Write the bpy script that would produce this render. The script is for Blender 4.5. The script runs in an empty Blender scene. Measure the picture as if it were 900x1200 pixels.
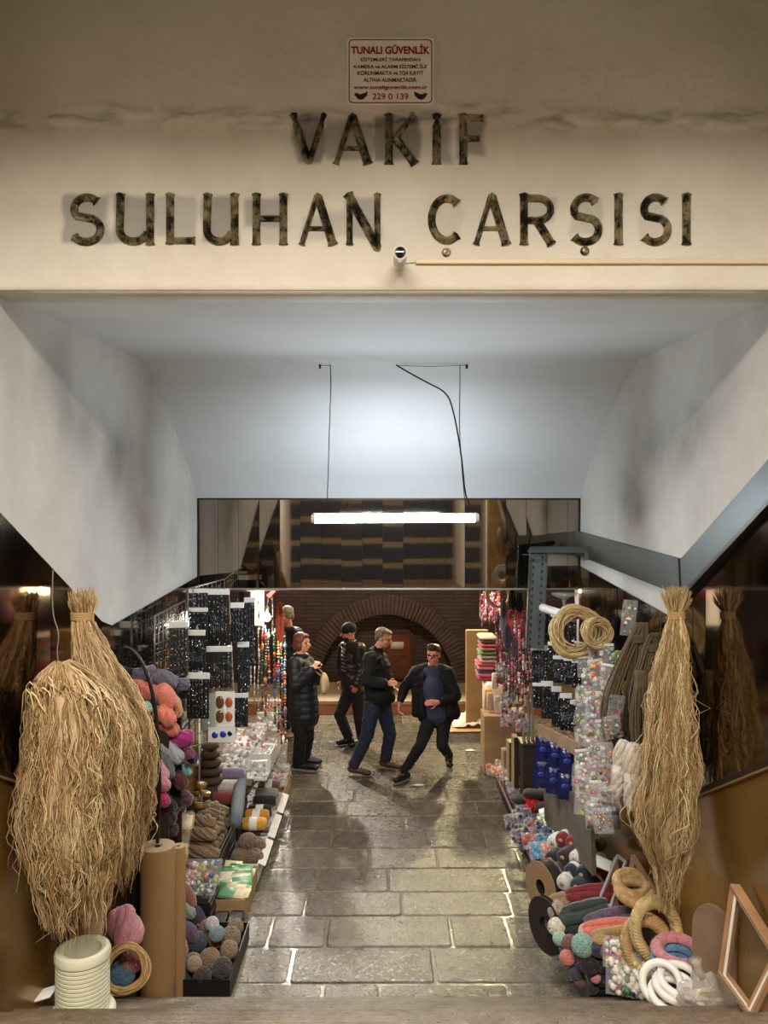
import bpy, math, random
from mathutils import Vector, Matrix, noise as mnoise
SC = bpy.context.scene
COL = SC.collection
PI = math.pi
V = Vector
F_PX = 930.0
EYE = 3.3
def P(px, py, Y):
    return V(((px-450.0)/F_PX*Y, Y, EYE-(py-600.0)/F_PX*Y))
def hexc(r, g, b):
    f = lambda c: (c/255/12.92) if c/255 <= .04045 else ((c/255+.055)/1.055)**2.4
    return (f(r), f(g), f(b))
# ---------------------------------------------------------------- materials
MATS = {}
def mat(name, col=None, rough=.6, metal=0., bump=0., bscale=40., var=0., vscale=8., emis=None, estr=0.,
        trans=0., alpha=1., spec=.5, coat=0., vcol=False, wave=None, ior=1.45, detail=6., sheen=0., rvar=0.):
    if name in MATS: return MATS[name]
    m = bpy.data.materials.new(name); m.use_nodes = True
    nt = m.node_tree; N = nt.nodes; L = nt.links
    b = N['Principled BSDF']
    b.inputs['Roughness'].default_value = rough; b.inputs['Metallic'].default_value = metal
    b.inputs['Specular IOR Level'].default_value = spec; b.inputs['IOR'].default_value = ior
    b.inputs['Coat Weight'].default_value = coat
    b.inputs['Transmission Weight'].default_value = trans; b.inputs['Alpha'].default_value = alpha
    if sheen: b.inputs['Sheen Weight'].default_value = sheen
    tc = N.new('ShaderNodeTexCoord')
    src = None
    if vcol:
        a = N.new('ShaderNodeAttribute'); a.attribute_name = 'Col'; src = a.outputs['Color']
    if col is not None and not vcol:
        b.inputs['Base Color'].default_value = (*col, 1)
    if var or rvar:
        n = N.new('ShaderNodeTexNoise'); n.inputs['Scale'].default_value = vscale; n.inputs['Detail'].default_value = detail
        L.new(tc.outputs['Object'], n.inputs['Vector'])
        if var:
            mr = N.new('ShaderNodeMapRange'); mr.inputs['From Min'].default_value = .3; mr.inputs['From Max'].default_value = .7
            mr.inputs['To Min'].default_value = 1-var; mr.inputs['To Max'].default_value = 1+var
            L.new(n.outputs['Fac'], mr.inputs['Value'])
            mx = N.new('ShaderNodeMix'); mx.data_type = 'RGBA'; mx.blend_type = 'MULTIPLY'; mx.inputs['Factor'].default_value = 1
            if src is not None: L.new(src, mx.inputs[6])
            else: mx.inputs[6].default_value = (*col, 1)
            L.new(mr.outputs['Result'], mx.inputs[7])
            src = mx.outputs[2]
        if rvar:
            mr2 = N.new('ShaderNodeMapRange'); mr2.inputs['From Min'].default_value = .3; mr2.inputs['From Max'].default_value = .7
            mr2.inputs['To Min'].default_value = max(0, rough-rvar); mr2.inputs['To Max'].default_value = min(1, rough+rvar)
            L.new(n.outputs['Fac'], mr2.inputs['Value']); L.new(mr2.outputs['Result'], b.inputs['Roughness'])
    if src is not None: L.new(src, b.inputs['Base Color'])
    if bump:
        bp = N.new('ShaderNodeBump'); bp.inputs['Strength'].default_value = bump; bp.inputs['Distance'].default_value = .01 if bscale < 70 else .0025
        if wave:
            w = N.new('ShaderNodeTexWave'); w.inputs['Scale'].default_value = wave[0]; w.inputs['Distortion'].default_value = wave[1]
            w.bands_direction = wave[2]; w.inputs['Detail'].default_value = 2; w.inputs['Detail Scale'].default_value = 2
            L.new(tc.outputs['Object'], w.inputs['Vector']); L.new(w.outputs['Fac'], bp.inputs['Height'])
        else:
            n2 = N.new('ShaderNodeTexNoise'); n2.inputs['Scale'].default_value = bscale; n2.inputs['Detail'].default_value = 8
            L.new(tc.outputs['Object'], n2.inputs['Vector']); L.new(n2.outputs['Fac'], bp.inputs['Height'])
        L.new(bp.outputs['Normal'], b.inputs['Normal'])
    if emis:
        b.inputs['Emission Color'].default_value = (*emis, 1); b.inputs['Emission Strength'].default_value = estr
    MATS[name] = m
    return m
# ---------------------------------------------------------------- mesh builder
def basis(d):
    d = d.normalized()
    a = V((0,0,1)) if abs(d.z) < .9 else V((1,0,0))
    u = d.cross(a).normalized(); v = d.cross(u).normalized()
    return u, v
_SPH = {}
def unit_sphere(nu, nv):
    k = (nu, nv)
    if k in _SPH: return _SPH[k]
    vs = [V((0,0,1))]; fs = []
    for j in range(1, nv):
        t = PI*j/nv
        for i in range(nu):
            p = 2*PI*i/nu; vs.append(V((math.sin(t)*math.cos(p), math.sin(t)*math.sin(p), math.cos(t))))
    vs.append(V((0,0,-1)))
    for i in range(nu): fs.append((0, 1+i, 1+(i+1)%nu))
    for j in range(nv-2):
        for i in range(nu):
            a = 1+j*nu; b = a+nu; fs.append((a+i, b+i, b+(i+1)%nu, a+(i+1)%nu))
    a = 1+(nv-2)*nu; z = len(vs)-1
    for i in range(nu): fs.append((a+i, z, a+(i+1)%nu))
    _SPH[k] = (vs, fs); return _SPH[k]
class MB:
    def __init__(s): s.v = []; s.f = []; s.c = []; s.m = []; s.col = (1,1,1); s.mi = 0
    def add(s, vs, fs, col=None, mi=None):
        o = len(s.v); s.v.extend([tuple(p) for p in vs]); c = col or s.col; s.c.extend([c]*len(vs))
        s.f.extend([tuple(i+o for i in f) for f in fs]); s.m.extend([s.mi if mi is None else mi]*len(fs)); return s
    def box(s, c, size, rot=None, col=None, mi=None, taper=1.):
        x, y, z = size[0]/2, size[1]/2, size[2]/2; t = taper
        vs = [V((-x,-y,-z)),V((x,-y,-z)),V((x,y,-z)),V((-x,y,-z)),V((-x*t,-y*t,z)),V((x*t,-y*t,z)),V((x*t,y*t,z)),V((-x*t,y*t,z))]
        if rot is not None: vs = [rot @ p for p in vs]
        c = V(c); vs = [p+c for p in vs]
        return s.add(vs, [(0,3,2,1),(4,5,6,7),(0,1,5,4),(1,2,6,5),(2,3,7,6),(3,0,4,7)], col, mi)
    def bbox(s, c, size, bev=.01, rot=None, col=None, mi=None):
        # box with chamfered vertical and horizontal edges
        x, y, z = [q/2 for q in size]; b = min(bev, x*.9, y*.9, z*.9); vs = []; fs = []
        rings = [(-z, b), (-z+b, 0), (z-b, 0), (z, b)]
        for zz, i in rings:
            X, Y = x-i, y-i
            vs += [V((-X+b,-Y,zz)),V((X-b,-Y,zz)),V((X,-Y+b,zz)),V((X,Y-b,zz)),V((X-b,Y,zz)),V((-X+b,Y,zz)),V((-X,Y-b,zz)),V((-X,-Y+b,zz))]
        for r in range(3):
            for i in range(8): a = r*8; fs.append((a+i, a+(i+1)%8, a+8+(i+1)%8, a+8+i))
        fs.append(tuple(reversed(range(8)))); fs.append(tuple(range(24,32)))
        if rot is not None: vs = [rot @ p for p in vs]
        c = V(c); return s.add([p+c for p in vs], fs, col, mi)
    def sphere(s, c, r, nu=12, nv=8, sc=(1,1,1), rot=None, col=None, mi=None, lump=0.):
        vs, fs = unit_sphere(nu, nv); c = V(c); out = []
        for p in vs:
            q = V((p.x*sc[0], p.y*sc[1], p.z*sc[2]))*r
            if lump: q *= 1+lump*mnoise.noise(p*2.3+c*7)
            if rot is not None: q = rot @ q
            out.append(q+c)
        return s.add(out, fs, col, mi)
    def tube(s, pts, r, seg=6, col=None, mi=None, closed=False, flat=1., cap=True):
        pts = [V(p) for p in pts]; n = len(pts)
        if n < 2: return s
        rs = r if isinstance(r, (list, tuple)) else [r]*n
        vs = []; fs = []; u = None
        for i, p in enumerate(pts):
            if closed: d = pts[(i+1)%n]-pts[i-1]
            else: d = pts[min(i+1,n-1)]-pts[max(i-1,0)]
            if d.length < 1e-9: d = V((0,0,1))
            d.normalize()
            if u is None: u, v = basis(d)
            else:
                u = (u - d*u.dot(d))
                if u.length < 1e-6: u, _ = basis(d)
                u.normalize(); v = d.cross(u)
            for k in range(seg):
                a = 2*PI*k/seg; vs.append(p+(u*math.cos(a)+v*math.sin(a)*flat)*rs[i])
        m = n if closed else n-1
        for i in range(m):
            a = i*seg; b = ((i+1)%n)*seg
            for k in range(seg): fs.append((a+k, a+(k+1)%seg, b+(k+1)%seg, b+k))
        if cap and not closed:
            fs.append(tuple(reversed(range(seg)))); fs.append(tuple(range((n-1)*seg, n*seg)))
        return s.add(vs, fs, col, mi)
    def capsule(s, a, b, ra, rb, seg=14, col=None, fl=(1,1)):
        # tapered rounded limb
        a, b = V(a), V(b); d = (b-a); L = d.length
        if L < 1e-6: return s.sphere(a, ra, 14, 10, col=col)
        d.normalize(); pts = []; rs = []
        for t in (0, .35, .7, .92): pts.append(a-d*ra*math.cos(t*PI/2)); rs.append(max(ra*math.sin(t*PI/2), .0015))
        for t in (0, .25, .5, .75, 1): pts.append(a+d*L*t); rs.append(ra+(rb-ra)*t)
        for t in (.92, .7, .35, 0): pts.append(b+d*rb*math.cos(t*PI/2)); rs.append(max(rb*math.sin(t*PI/2), .0015))
        return s.tube(pts, rs, seg, col)
    def lathe(s, prof, c=(0,0,0), nu=24, rot=None, col=None, mi=None, close=False, sx=1., sy=1.):
        vs = []; fs = []; c = V(c); n = len(prof)
        for (r, z) in prof:
            for i in range(nu):
                a = 2*PI*i/nu; q = V((r*math.cos(a)*sx, r*math.sin(a)*sy, z))
                if rot is not None: q = rot @ q
                vs.append(q+c)
        m = n if close else n-1
        for j in range(m):
            a = j*nu; b = ((j+1)%n)*nu
            for i in range(nu): fs.append((a+i, a+(i+1)%nu, b+(i+1)%nu, b+i))
        if not close:
            fs.append(tuple(reversed(range(nu)))); fs.append(tuple(range((n-1)*nu, n*nu)))
        return s.add(vs, fs, col, mi)
    def torus(s, c, R, r, nu=28, nv=8, rot=None, col=None, sc=(1,1,1)):
        pts = []
        for i in range(nu):
            a = 2*PI*i/nu; q = V((R*math.cos(a)*sc[0], R*math.sin(a)*sc[1], 0))
            if rot is not None: q = rot @ q
            pts.append(q+V(c))
        return s.tube(pts, r, nv, col, closed=True)
    def prism(s, poly, axis, a, b, col=None, mi=None):
        # poly: 2-D points in the plane normal to axis (x: (y,z); y: (x,z); z: (x,y))
        def mk(p, t):
            return V((t, p[0], p[1])) if axis == 'x' else V((p[0], t, p[1])) if axis == 'y' else V((p[0], p[1], t))
        n = len(poly); vs = [mk(p, a) for p in poly]+[mk(p, b) for p in poly]
        fs = [tuple(reversed(range(n))), tuple(range(n, 2*n))]+[(i, (i+1)%n, n+(i+1)%n, n+i) for i in range(n)]
        return s.add(vs, fs, col, mi)
    def grid(s, fn, nu, nv, col=None, mi=None):
        vs = [fn(i/nu, j/nv) for j in range(nv+1) for i in range(nu+1)]
        fs = [(j*(nu+1)+i, j*(nu+1)+i+1, (j+1)*(nu+1)+i+1, (j+1)*(nu+1)+i) for j in range(nv) for i in range(nu)]
        return s.add(vs, fs, col, mi)
    def build(s, name, m, parent=None, origin=None, smooth=True, kind=None, fix=True):
        me = bpy.data.meshes.new(name)
        o = V(origin) if origin is not None else V((0,0,0))
        if parent is not None and origin is None:
            o = V(parent.get('_o', (0,0,0)))
            if parent.parent is not None: pass
        me.from_pydata([(p[0]-o.x, p[1]-o.y, p[2]-o.z) for p in s.v], [], s.f)
        ms = m if isinstance(m, (list, tuple)) else [m]
        for q in ms: me.materials.append(q)
        if len(ms) > 1: me.polygons.foreach_set('material_index', s.m)
        ca = me.color_attributes.new('Col', 'FLOAT_COLOR', 'POINT')
        flat = []
        for c in s.c: flat.extend((c[0], c[1], c[2], 1.))
        ca.data.foreach_set('color', flat)
        if smooth: me.polygons.foreach_set('use_smooth', [True]*len(me.polygons))
        if smooth == 'auto': me.set_sharp_from_angle(angle=math.radians(40))
        me.update()
        ob = bpy.data.objects.new(name, me); COL.objects.link(ob)
        if parent is not None: ob.parent = parent; ob['_o'] = tuple(o)
        else: ob.location = o; ob['_o'] = tuple(o)
        if kind: ob['kind'] = kind
        return ob
def thing(name, label, cat, loc=(0,0,0), group=None, rot=None):
    o = bpy.data.objects.new(name, None); COL.objects.link(o); o.empty_display_size = .05
    o.location = loc; o['_o'] = tuple(loc); o['label'] = label; o['category'] = cat
    if group: o['group'] = group
    if rot is not None: o.rotation_euler = rot
    return o
def tag(o, label, cat, group=None, kind=None):
    o['label'] = label; o['category'] = cat
    if group: o['group'] = group
    if kind: o['kind'] = kind
    return o
def dup(root, loc, rot=None, label=None, group=None, scale=None):
    # copy of a thing with copies of its parts and sub-parts
    r = root.copy(); COL.objects.link(r); r.location = loc
    if rot is not None: r.rotation_euler = rot
    if scale: r.scale = (scale,)*3
    if label: r['label'] = label
    if group: r['group'] = group
    for ch in list(root.children):
        c = ch.copy(); COL.objects.link(c); c.parent = r
        for g in list(ch.children):
            d = g.copy(); COL.objects.link(d); d.parent = c
    return r
def recolor(root, m, names):
    # a copy in another colour: own mesh data for the named parts
    for o in [root]+list(root.children):
        if o.type == 'MESH' and o.name.split('.')[0] in names:
            o.data = o.data.copy(); o.data.materials[0] = m
    return root
def light(name, kind, loc, energy, color, size=.1, **k):
    d = bpy.data.lights.new(name, kind); d.energy = energy; d.color = color
    if kind in ('POINT', 'SPOT'): d.shadow_soft_size = size
    if kind == 'AREA': d.size = size
    if kind == 'AREA' and 'size_y' in k: d.shape = 'RECTANGLE'; d.size_y = k['size_y']
    if kind == 'SPOT': d.spot_size = k.get('angle', 1.); d.spot_blend = k.get('blend', .5)
    o = bpy.data.objects.new(name, d); COL.objects.link(o); o.location = loc
    if 'target' in k: o.rotation_euler = (V(k['target'])-V(loc)).to_track_quat('-Z', 'Y').to_euler()
    return o
RX = lambda a: Matrix.Rotation(a, 3, 'X')
RY = lambda a: Matrix.Rotation(a, 3, 'Y')
RZ = lambda a: Matrix.Rotation(a, 3, 'Z')
# stair profile
NST = 10
def nose(k): return 5.15-.28*(k-1), .16*k
def stair_z(Y):
    if Y > 5.15: return 0.
    k = int((5.15-Y)/.28)+1
    return .16*min(k, NST)
# ================================================================ THE PLACE
WL, WR = -1.75, 1.84
YF = 3.5            # front face of the letter wall
YB = 7.45           # mirror beam
# --- plaster
def plaster(name, base, stain, scale=1.6, amt=.5, bump=.25, attr=False):
    m = bpy.data.materials.new(name); m.use_nodes = True; nt = m.node_tree; N = nt.nodes; L = nt.links
    b = N['Principled BSDF']; b.inputs['Roughness'].default_value = .75; b.inputs['Specular IOR Level'].default_value = .25
    g = N.new('ShaderNodeNewGeometry')
    n = N.new('ShaderNodeTexNoise'); n.inputs['Scale'].default_value = scale; n.inputs['Detail'].default_value = 9; n.inputs['Roughness'].default_value = .62
    L.new(g.outputs['Position'], n.inputs['Vector'])
    cr = N.new('ShaderNodeValToRGB'); cr.color_ramp.elements[0].position = .38; cr.color_ramp.elements[1].position = .68
    cr.color_ramp.elements[0].color = (*base, 1); cr.color_ramp.elements[1].color = tuple(base[i]*(1-amt)+stain[i]*amt for i in range(3))+(1,)
    L.new(n.outputs['Fac'], cr.inputs['Fac']); src = cr.outputs['Color']
    if attr:
        a = N.new('ShaderNodeAttribute'); a.attribute_name = 'Col'
        mx = N.new('ShaderNodeMix'); mx.data_type = 'RGBA'; mx.blend_type = 'MULTIPLY'; mx.inputs['Factor'].default_value = 1
        L.new(src, mx.inputs[6]); L.new(a.outputs['Color'], mx.inputs[7]); src = mx.outputs[2]
    L.new(src, b.inputs['Base Color'])
    n2 = N.new('ShaderNodeTexNoise'); n2.inputs['Scale'].default_value = 14; n2.inputs['Detail'].default_value = 10; n2.inputs['Roughness'].default_value = .7
    L.new(g.outputs['Position'], n2.inputs['Vector'])
    bp = N.new('ShaderNodeBump'); bp.inputs['Strength'].default_value = bump; bp.inputs['Distance'].default_value = .02
    L.new(n2.outputs['Fac'], bp.inputs['Height']); L.new(bp.outputs['Normal'], b.inputs['Normal'])
    return m
M_fac = plaster('facade_plaster', hexc(216,211,199), hexc(194,186,170), 2.2, .6, .42, attr=True)
M_wall = plaster('side_plaster', hexc(214,212,206), hexc(172,166,156), 1.3, .55, .25, attr=True)
M_ceil = plaster('ceiling_plaster', hexc(216,218,218), hexc(192,192,190), 1.0, .35, .12)
# letter wall: fine grid so that dirt, grey overpaint and flaking keep their own shapes
random.seed(4)
patches = []   # (x0,x1,z0,z1,amount)
def zpx(y): return EYE-(y-600)/F_PX*YF
def xpx(x): return (x-450)/F_PX*YF
for (a,b,c,d,t) in [(345,380,134,194,.42),(380,440,140,190,.30),(437,492,136,190,.42),(508,528,140,190,.30),(536,570,134,185,.34),
                    (74,128,228,285,.30),(134,182,228,284,.34),(180,232,228,280,.22),(236,282,228,284,.34),(282,336,230,268,.30),(302,330,262,286,.18),
                    (408,446,230,280,.26),(610,652,232,262,.16),(666,702,234,276,.16),(384,440,248,280,.16),(350,384,252,280,.15),(512,540,240,280,.08),(748,782,236,276,.10)]:
    patches.append((xpx(a), xpx(b), zpx(d), zpx(c), min(.6,t*1.45)))
def fac(u, v):
    return V((-2.35+4.7*u, YF, 4.28+2.4*v))
mb = MB(); NU, NV = 420, 220
vs = []; cs = []
for j in range(NV+1):
    for i in range(NU+1):
        p = fac(i/NU, j/NV); x, z = p.x, p.z
        wob = .02*mnoise.noise(V((x*9, z*9, 3)))
        t = 0.
        for (a,b,c,d,k) in patches:
            dx = min(x-a, b-x)+wob*1.5; dz = min(z-c, d-z)+wob
            q = max(0., min(1., min(dx, dz)/.02+.3)); t = max(t, q*k)
        n1 = mnoise.fractal(V((x*1.2, z*7, 1.)), .8, 2.2, 5)
        band = math.exp(-((z-5.03-.03*mnoise.noise(V((x*1.5,0,0))))/.05)**2)
        fl = band*max(0., mnoise.fractal(V((x*7, z*22, 5.)), .9, 2., 4))*1.6
        top_dark = max(0., min(1., (z-4.95)/.5))*.10  # vertex colour darkens smoothly towards the top
        dy = -.010*fl - .002*mnoise.fractal(V((x*5, z*5, 8.)), 1., 2., 3)
        dy += -.012*band*(1 if mnoise.noise(V((x*3, z*14, 2.))) > .08 else 0)
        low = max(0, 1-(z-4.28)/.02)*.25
        k = 1-t-.32*fl-top_dark-.05*max(0,n1)-low
        vs.append(V((x, YF+dy, z))); cs.append((max(.12,k), max(.12,k*(1-.0*t)), max(.12,k*(1+.05*t))))
mb.v = [tuple(p) for p in vs]; mb.c = cs
mb.f = [(j*(NU+1)+i, j*(NU+1)+i+1, (j+1)*(NU+1)+i+1, (j+1)*(NU+1)+i) for j in range(NV) for i in range(NU)]
mb.m = [0]*len(mb.f)
mb.box((0, YF+.115, 5.48), (4.7, .2, 2.4), col=(1,1,1))
mb.build('wall_front', M_fac, kind='structure')
# ceiling of the passage: flat soffit that curves down to the mirror beam
CP = [(YF,4.285),(4.6,4.35),(5.72,4.40),(5.80,4.385),(6.05,4.30),(6.3,4.18),(6.55,4.04),(6.8,3.89),(7.0,3.77),(7.2,3.64),(7.35,3.53),(YB,3.42)]
def smooth_prof(pts, it=2):
    for _ in range(it):
        q = [pts[0]]
        for a, b in zip(pts, pts[1:]): q += [(a[0]*.75+b[0]*.25, a[1]*.75+b[1]*.25), (a[0]*.25+b[0]*.75, a[1]*.25+b[1]*.75)]
        pts = q+[pts[-1]]
    return pts
cps = CP[:3]+smooth_prof(CP[3:], 2)
mb = MB(); n = len(cps)
prof = [(y, z) for y, z in cps]+[(YB+.2,3.42),(YB+.2,4.75),(YF+.2,4.75)]
mb.prism(prof, 'x', WL-.25, WR+.25)
mb.build('ceiling', M_ceil, kind='structure', smooth='auto')
# side walls (plaster) with darker patches of their own shape
def side_wall(name, x, sgn):
    mb = MB(); ny, nz = 190, 110
    def put(i, j):
        y = -4+11.65*i/ny; z = 6.7*j/nz; return y, z
    for j in range(nz+1):
        for i in range(ny+1):
            y, z = put(i, j)
            s = 0.
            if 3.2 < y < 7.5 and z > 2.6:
                # darker patch sloping down under the vault edge
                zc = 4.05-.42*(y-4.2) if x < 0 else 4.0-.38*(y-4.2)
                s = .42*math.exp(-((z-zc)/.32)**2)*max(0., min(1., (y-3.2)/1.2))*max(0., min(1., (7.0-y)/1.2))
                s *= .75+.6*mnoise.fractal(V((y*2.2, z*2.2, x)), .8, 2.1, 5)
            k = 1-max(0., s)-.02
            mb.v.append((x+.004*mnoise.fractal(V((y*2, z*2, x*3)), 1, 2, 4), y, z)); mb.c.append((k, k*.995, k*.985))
    for j in range(nz):
        for i in range(ny):
            a = j*(ny+1)+i; f = (a, a+1, a+ny+2, a+ny+1)
            mb.f.append(f if sgn < 0 else tuple(reversed(f))); mb.m.append(0)
    mb.box((x+sgn*.135, 1.825, 3.35), (.23, 11.65, 6.7))
    return mb.build(name, M_wall, kind='structure')
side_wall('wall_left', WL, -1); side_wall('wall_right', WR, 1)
# dark glossy cladding in 19 cm strips, following the stairs
def glossy(name, col, rough, spec=.9, metal=0., mix=None):
    return mat(name, col, rough, metal, spec=spec, bump=.02, bscale=3)
M_glass = mat('smoked_mirror', hexc(150,140,128), .03, 1., spec=.5, bump=.015, bscale=2.5)
M_smoke = mat('smoked_cladding', hexc(112,98,84), .07, 1., spec=.5, bump=.015, bscale=2.5)
M_brass = mat('brown_brass_panel', hexc(140,108,52), .26, .6, bump=.05, bscale=1.2, var=.35, vscale=1.3, rvar=.1)
M_steel = mat('brushed_steel', hexc(84,89,88), .45, .8, bump=.08, bscale=6, var=.12, vscale=3)
M_trim = mat('aluminium_trim', hexc(170,168,160), .35, .8)
def lerp_poly(pl, y):
    for a, b in zip(pl, pl[1:]):
        if a[0] <= y <= b[0]: return a[1]+(b[1]-a[1])*(y-a[0])/(b[0]-a[0])
    return pl[-1][1] if y > pl[-1][0] else pl[0][1]
UL = [(-1.0,5.6),(3.62,3.285),(5.0,2.57),(YB,2.70)]
LL = [(-1.0,4.42),(3.62,2.09),(5.0,1.42),(YB,1.42)]
UR = [(-1.0,5.74),(3.8,3.30),(4.80,2.79),(4.9,2.62),(YB,2.80)]
LR = [(-1.0,4.58),(3.8,2.07),(4.69,1.61),(5.15,1.42),(YB,1.42)]
def clad(name, x, sgn, up, lo, y0, y1, m, th=.012, off=0.):
    mb = MB(); y = y0; k = 0; random.seed(hash(name) % 7)
    rng = random.Random(11)
    while y < y1-.02:
        ye = min(y+.19, y1); g = .0018; t = rng.uniform(-.0016, .0016)
        a, b = y+g, ye-g
        xs = [x-sgn*.002, x-sgn*(th+t), x-sgn*(th-t)]
        za, zb = lerp_poly(lo, a), lerp_poly(lo, b); ua, ub = lerp_poly(up, a), lerp_poly(up, b)
        vs = [V((xs[0],a,za)),V((xs[0],b,zb)),V((xs[0],b,ub)),V((xs[0],a,ua)),V((xs[1],a,za)),V((xs[2],b,zb)),V((xs[2],b,ub)),V((xs[1],a,ua))]
        mb.add(vs, [(0,1,2,3),(7,6,5,4),(0,4,5,1),(1,5,6,2),(2,6,7,3),(3,7,4,0)])
        y = ye
    return mb.build(name, m, kind='structure', smooth=False)
clad('trim_1', WL, -1, UL, LL, -1.0, YB, M_smoke)
clad('trim_2', WR, 1, UR, LR, -1.0, YB, M_smoke)
def low_panel(name, x, sgn, top, m):
    mb = MB()
    pts = [(y, z) for y, z in top if y <= YB]
    poly = pts+[(YB, .02), (5.15, .02), (2.5, 1.55), (-1.0, 1.65)]
    mb.prism(poly, 'x', x-sgn*.001, x-sgn*.010)
    return mb.build(name, m, kind='structure', smooth=False)
low_panel('trim_3', WL, -1, LL, M_brass); low_panel('trim_4', WR, 1, LR, M_brass)
# rails between the two claddings, and steel band on the right wall
def rail(name, x, sgn, pl, h, th, m, up=0.):
    mb = MB()
    poly = [(y, z+up) for y, z in pl]+[(y, z+up+h) for y, z in reversed(pl)]
    mb.prism(poly, 'x', x-sgn*.001, x-sgn*th)
    return mb.build(name, m, kind='structure', smooth=False)
M_dark = mat('dark_bronze', hexc(40,33,26), .4, .5)
M_brassr = mat('brass_rail', hexc(170,140,90), .35, .7)
rail('trim_5', WL, -1, LL, .028, .026, M_dark); rail('trim_6', WR, 1, LR, .035, .03, M_dark)
rail('trim_13', WL, -1, LL, .012, .03, M_brassr, -.012); rail('trim_14', WR, 1, LR, .012, .034, M_brassr, -.012)
mb = MB()
top = [(-1.0,6.05),(3.8,3.50),(4.82,3.01),(YB,3.12)]; bot = [(-1.0,5.74),(3.8,3.31),(4.80,2.79),(4.9,2.77),(YB,2.90)]
# folded steel: sloping run and level run are separate sheets
def sheet(mb, tp, bt, x0, x1):
    poly = bt+list(reversed(tp)); mb.prism(poly, 'x', x0, x1)
sheet(mb, [(-1.0,6.05),(3.8,3.50),(4.815,3.012)], [(-1.0,5.75),(3.8,3.31),(4.79,2.80)], WR-.002, WR-.045)
sheet(mb, [(4.825,3.010),(YB,3.12)], [(4.80,2.79),(YB,2.90)], WR-.002, WR-.040)
mb.build('trim_7', M_steel, kind='structure', smooth=False)
mb = MB(); mb.box((WR-.048, 4.81, 2.90), (.012, .012, .235), rot=RX(-.12)); mb.prism([(-1.0,5.715),(3.8,3.285),(4.795,2.775),(4.795,2.80),(3.8,3.31),(-1.0,5.745)], 'x', WR-.002, WR-.05)
mb.build('trim_8', M_dark, kind='structure', smooth=False)
# mirror beam across the passage
mb = MB(); mb.box((.045, YB+.16, 3.0), (WR-WL+.5, .28, .84)); mb.build('beam', mat('beam_wood', hexc(48,36,28), .5, var=.2), kind='structure', smooth=False)
mb = MB(); x = WL; rng = random.Random(5)
while x < WR-.01:
    xe = min(x+.193, WR); t = rng.uniform(-.0022, .0022); s2 = rng.uniform(-.0012, .0012); y0 = YB
    a, b = x+.0015, xe-.0015
    z0, z1 = 2.585, 3.415
    vs = [V((a,y0-t-s2,z0)),V((b,y0+t-s2,z0)),V((b,y0+t+s2,z1)),V((a,y0-t+s2,z1)),V((a,y0+.015,z0)),V((b,y0+.015,z0)),V((b,y0+.015,z1)),V((a,y0+.015,z1))]
    mb.add(vs, [(0,1,2,3),(7,6,5,4),(0,4,5,1),(1,5,6,2),(2,6,7,3),(3,7,4,0)]); x = xe
mb.build('trim_9', M_glass, kind='structure', smooth=False)
mb = MB(); mb.box((.045, YB-.008, 2.578), (WR-WL, .022, .014)); mb.build('trim_10', M_trim, kind='structure', smooth=False)
mb = MB(); mb.box((.045, YB-.01, 3.422), (WR-WL, .02, .014)); mb.box((WL+.008, YB-.01, 3.0), (.016, .02, .85)); mb.box((WR-.008, YB-.01, 3.0), (.016, .02, .85))
mb.build('trim_11', M_dark, kind='structure', smooth=False)
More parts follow.
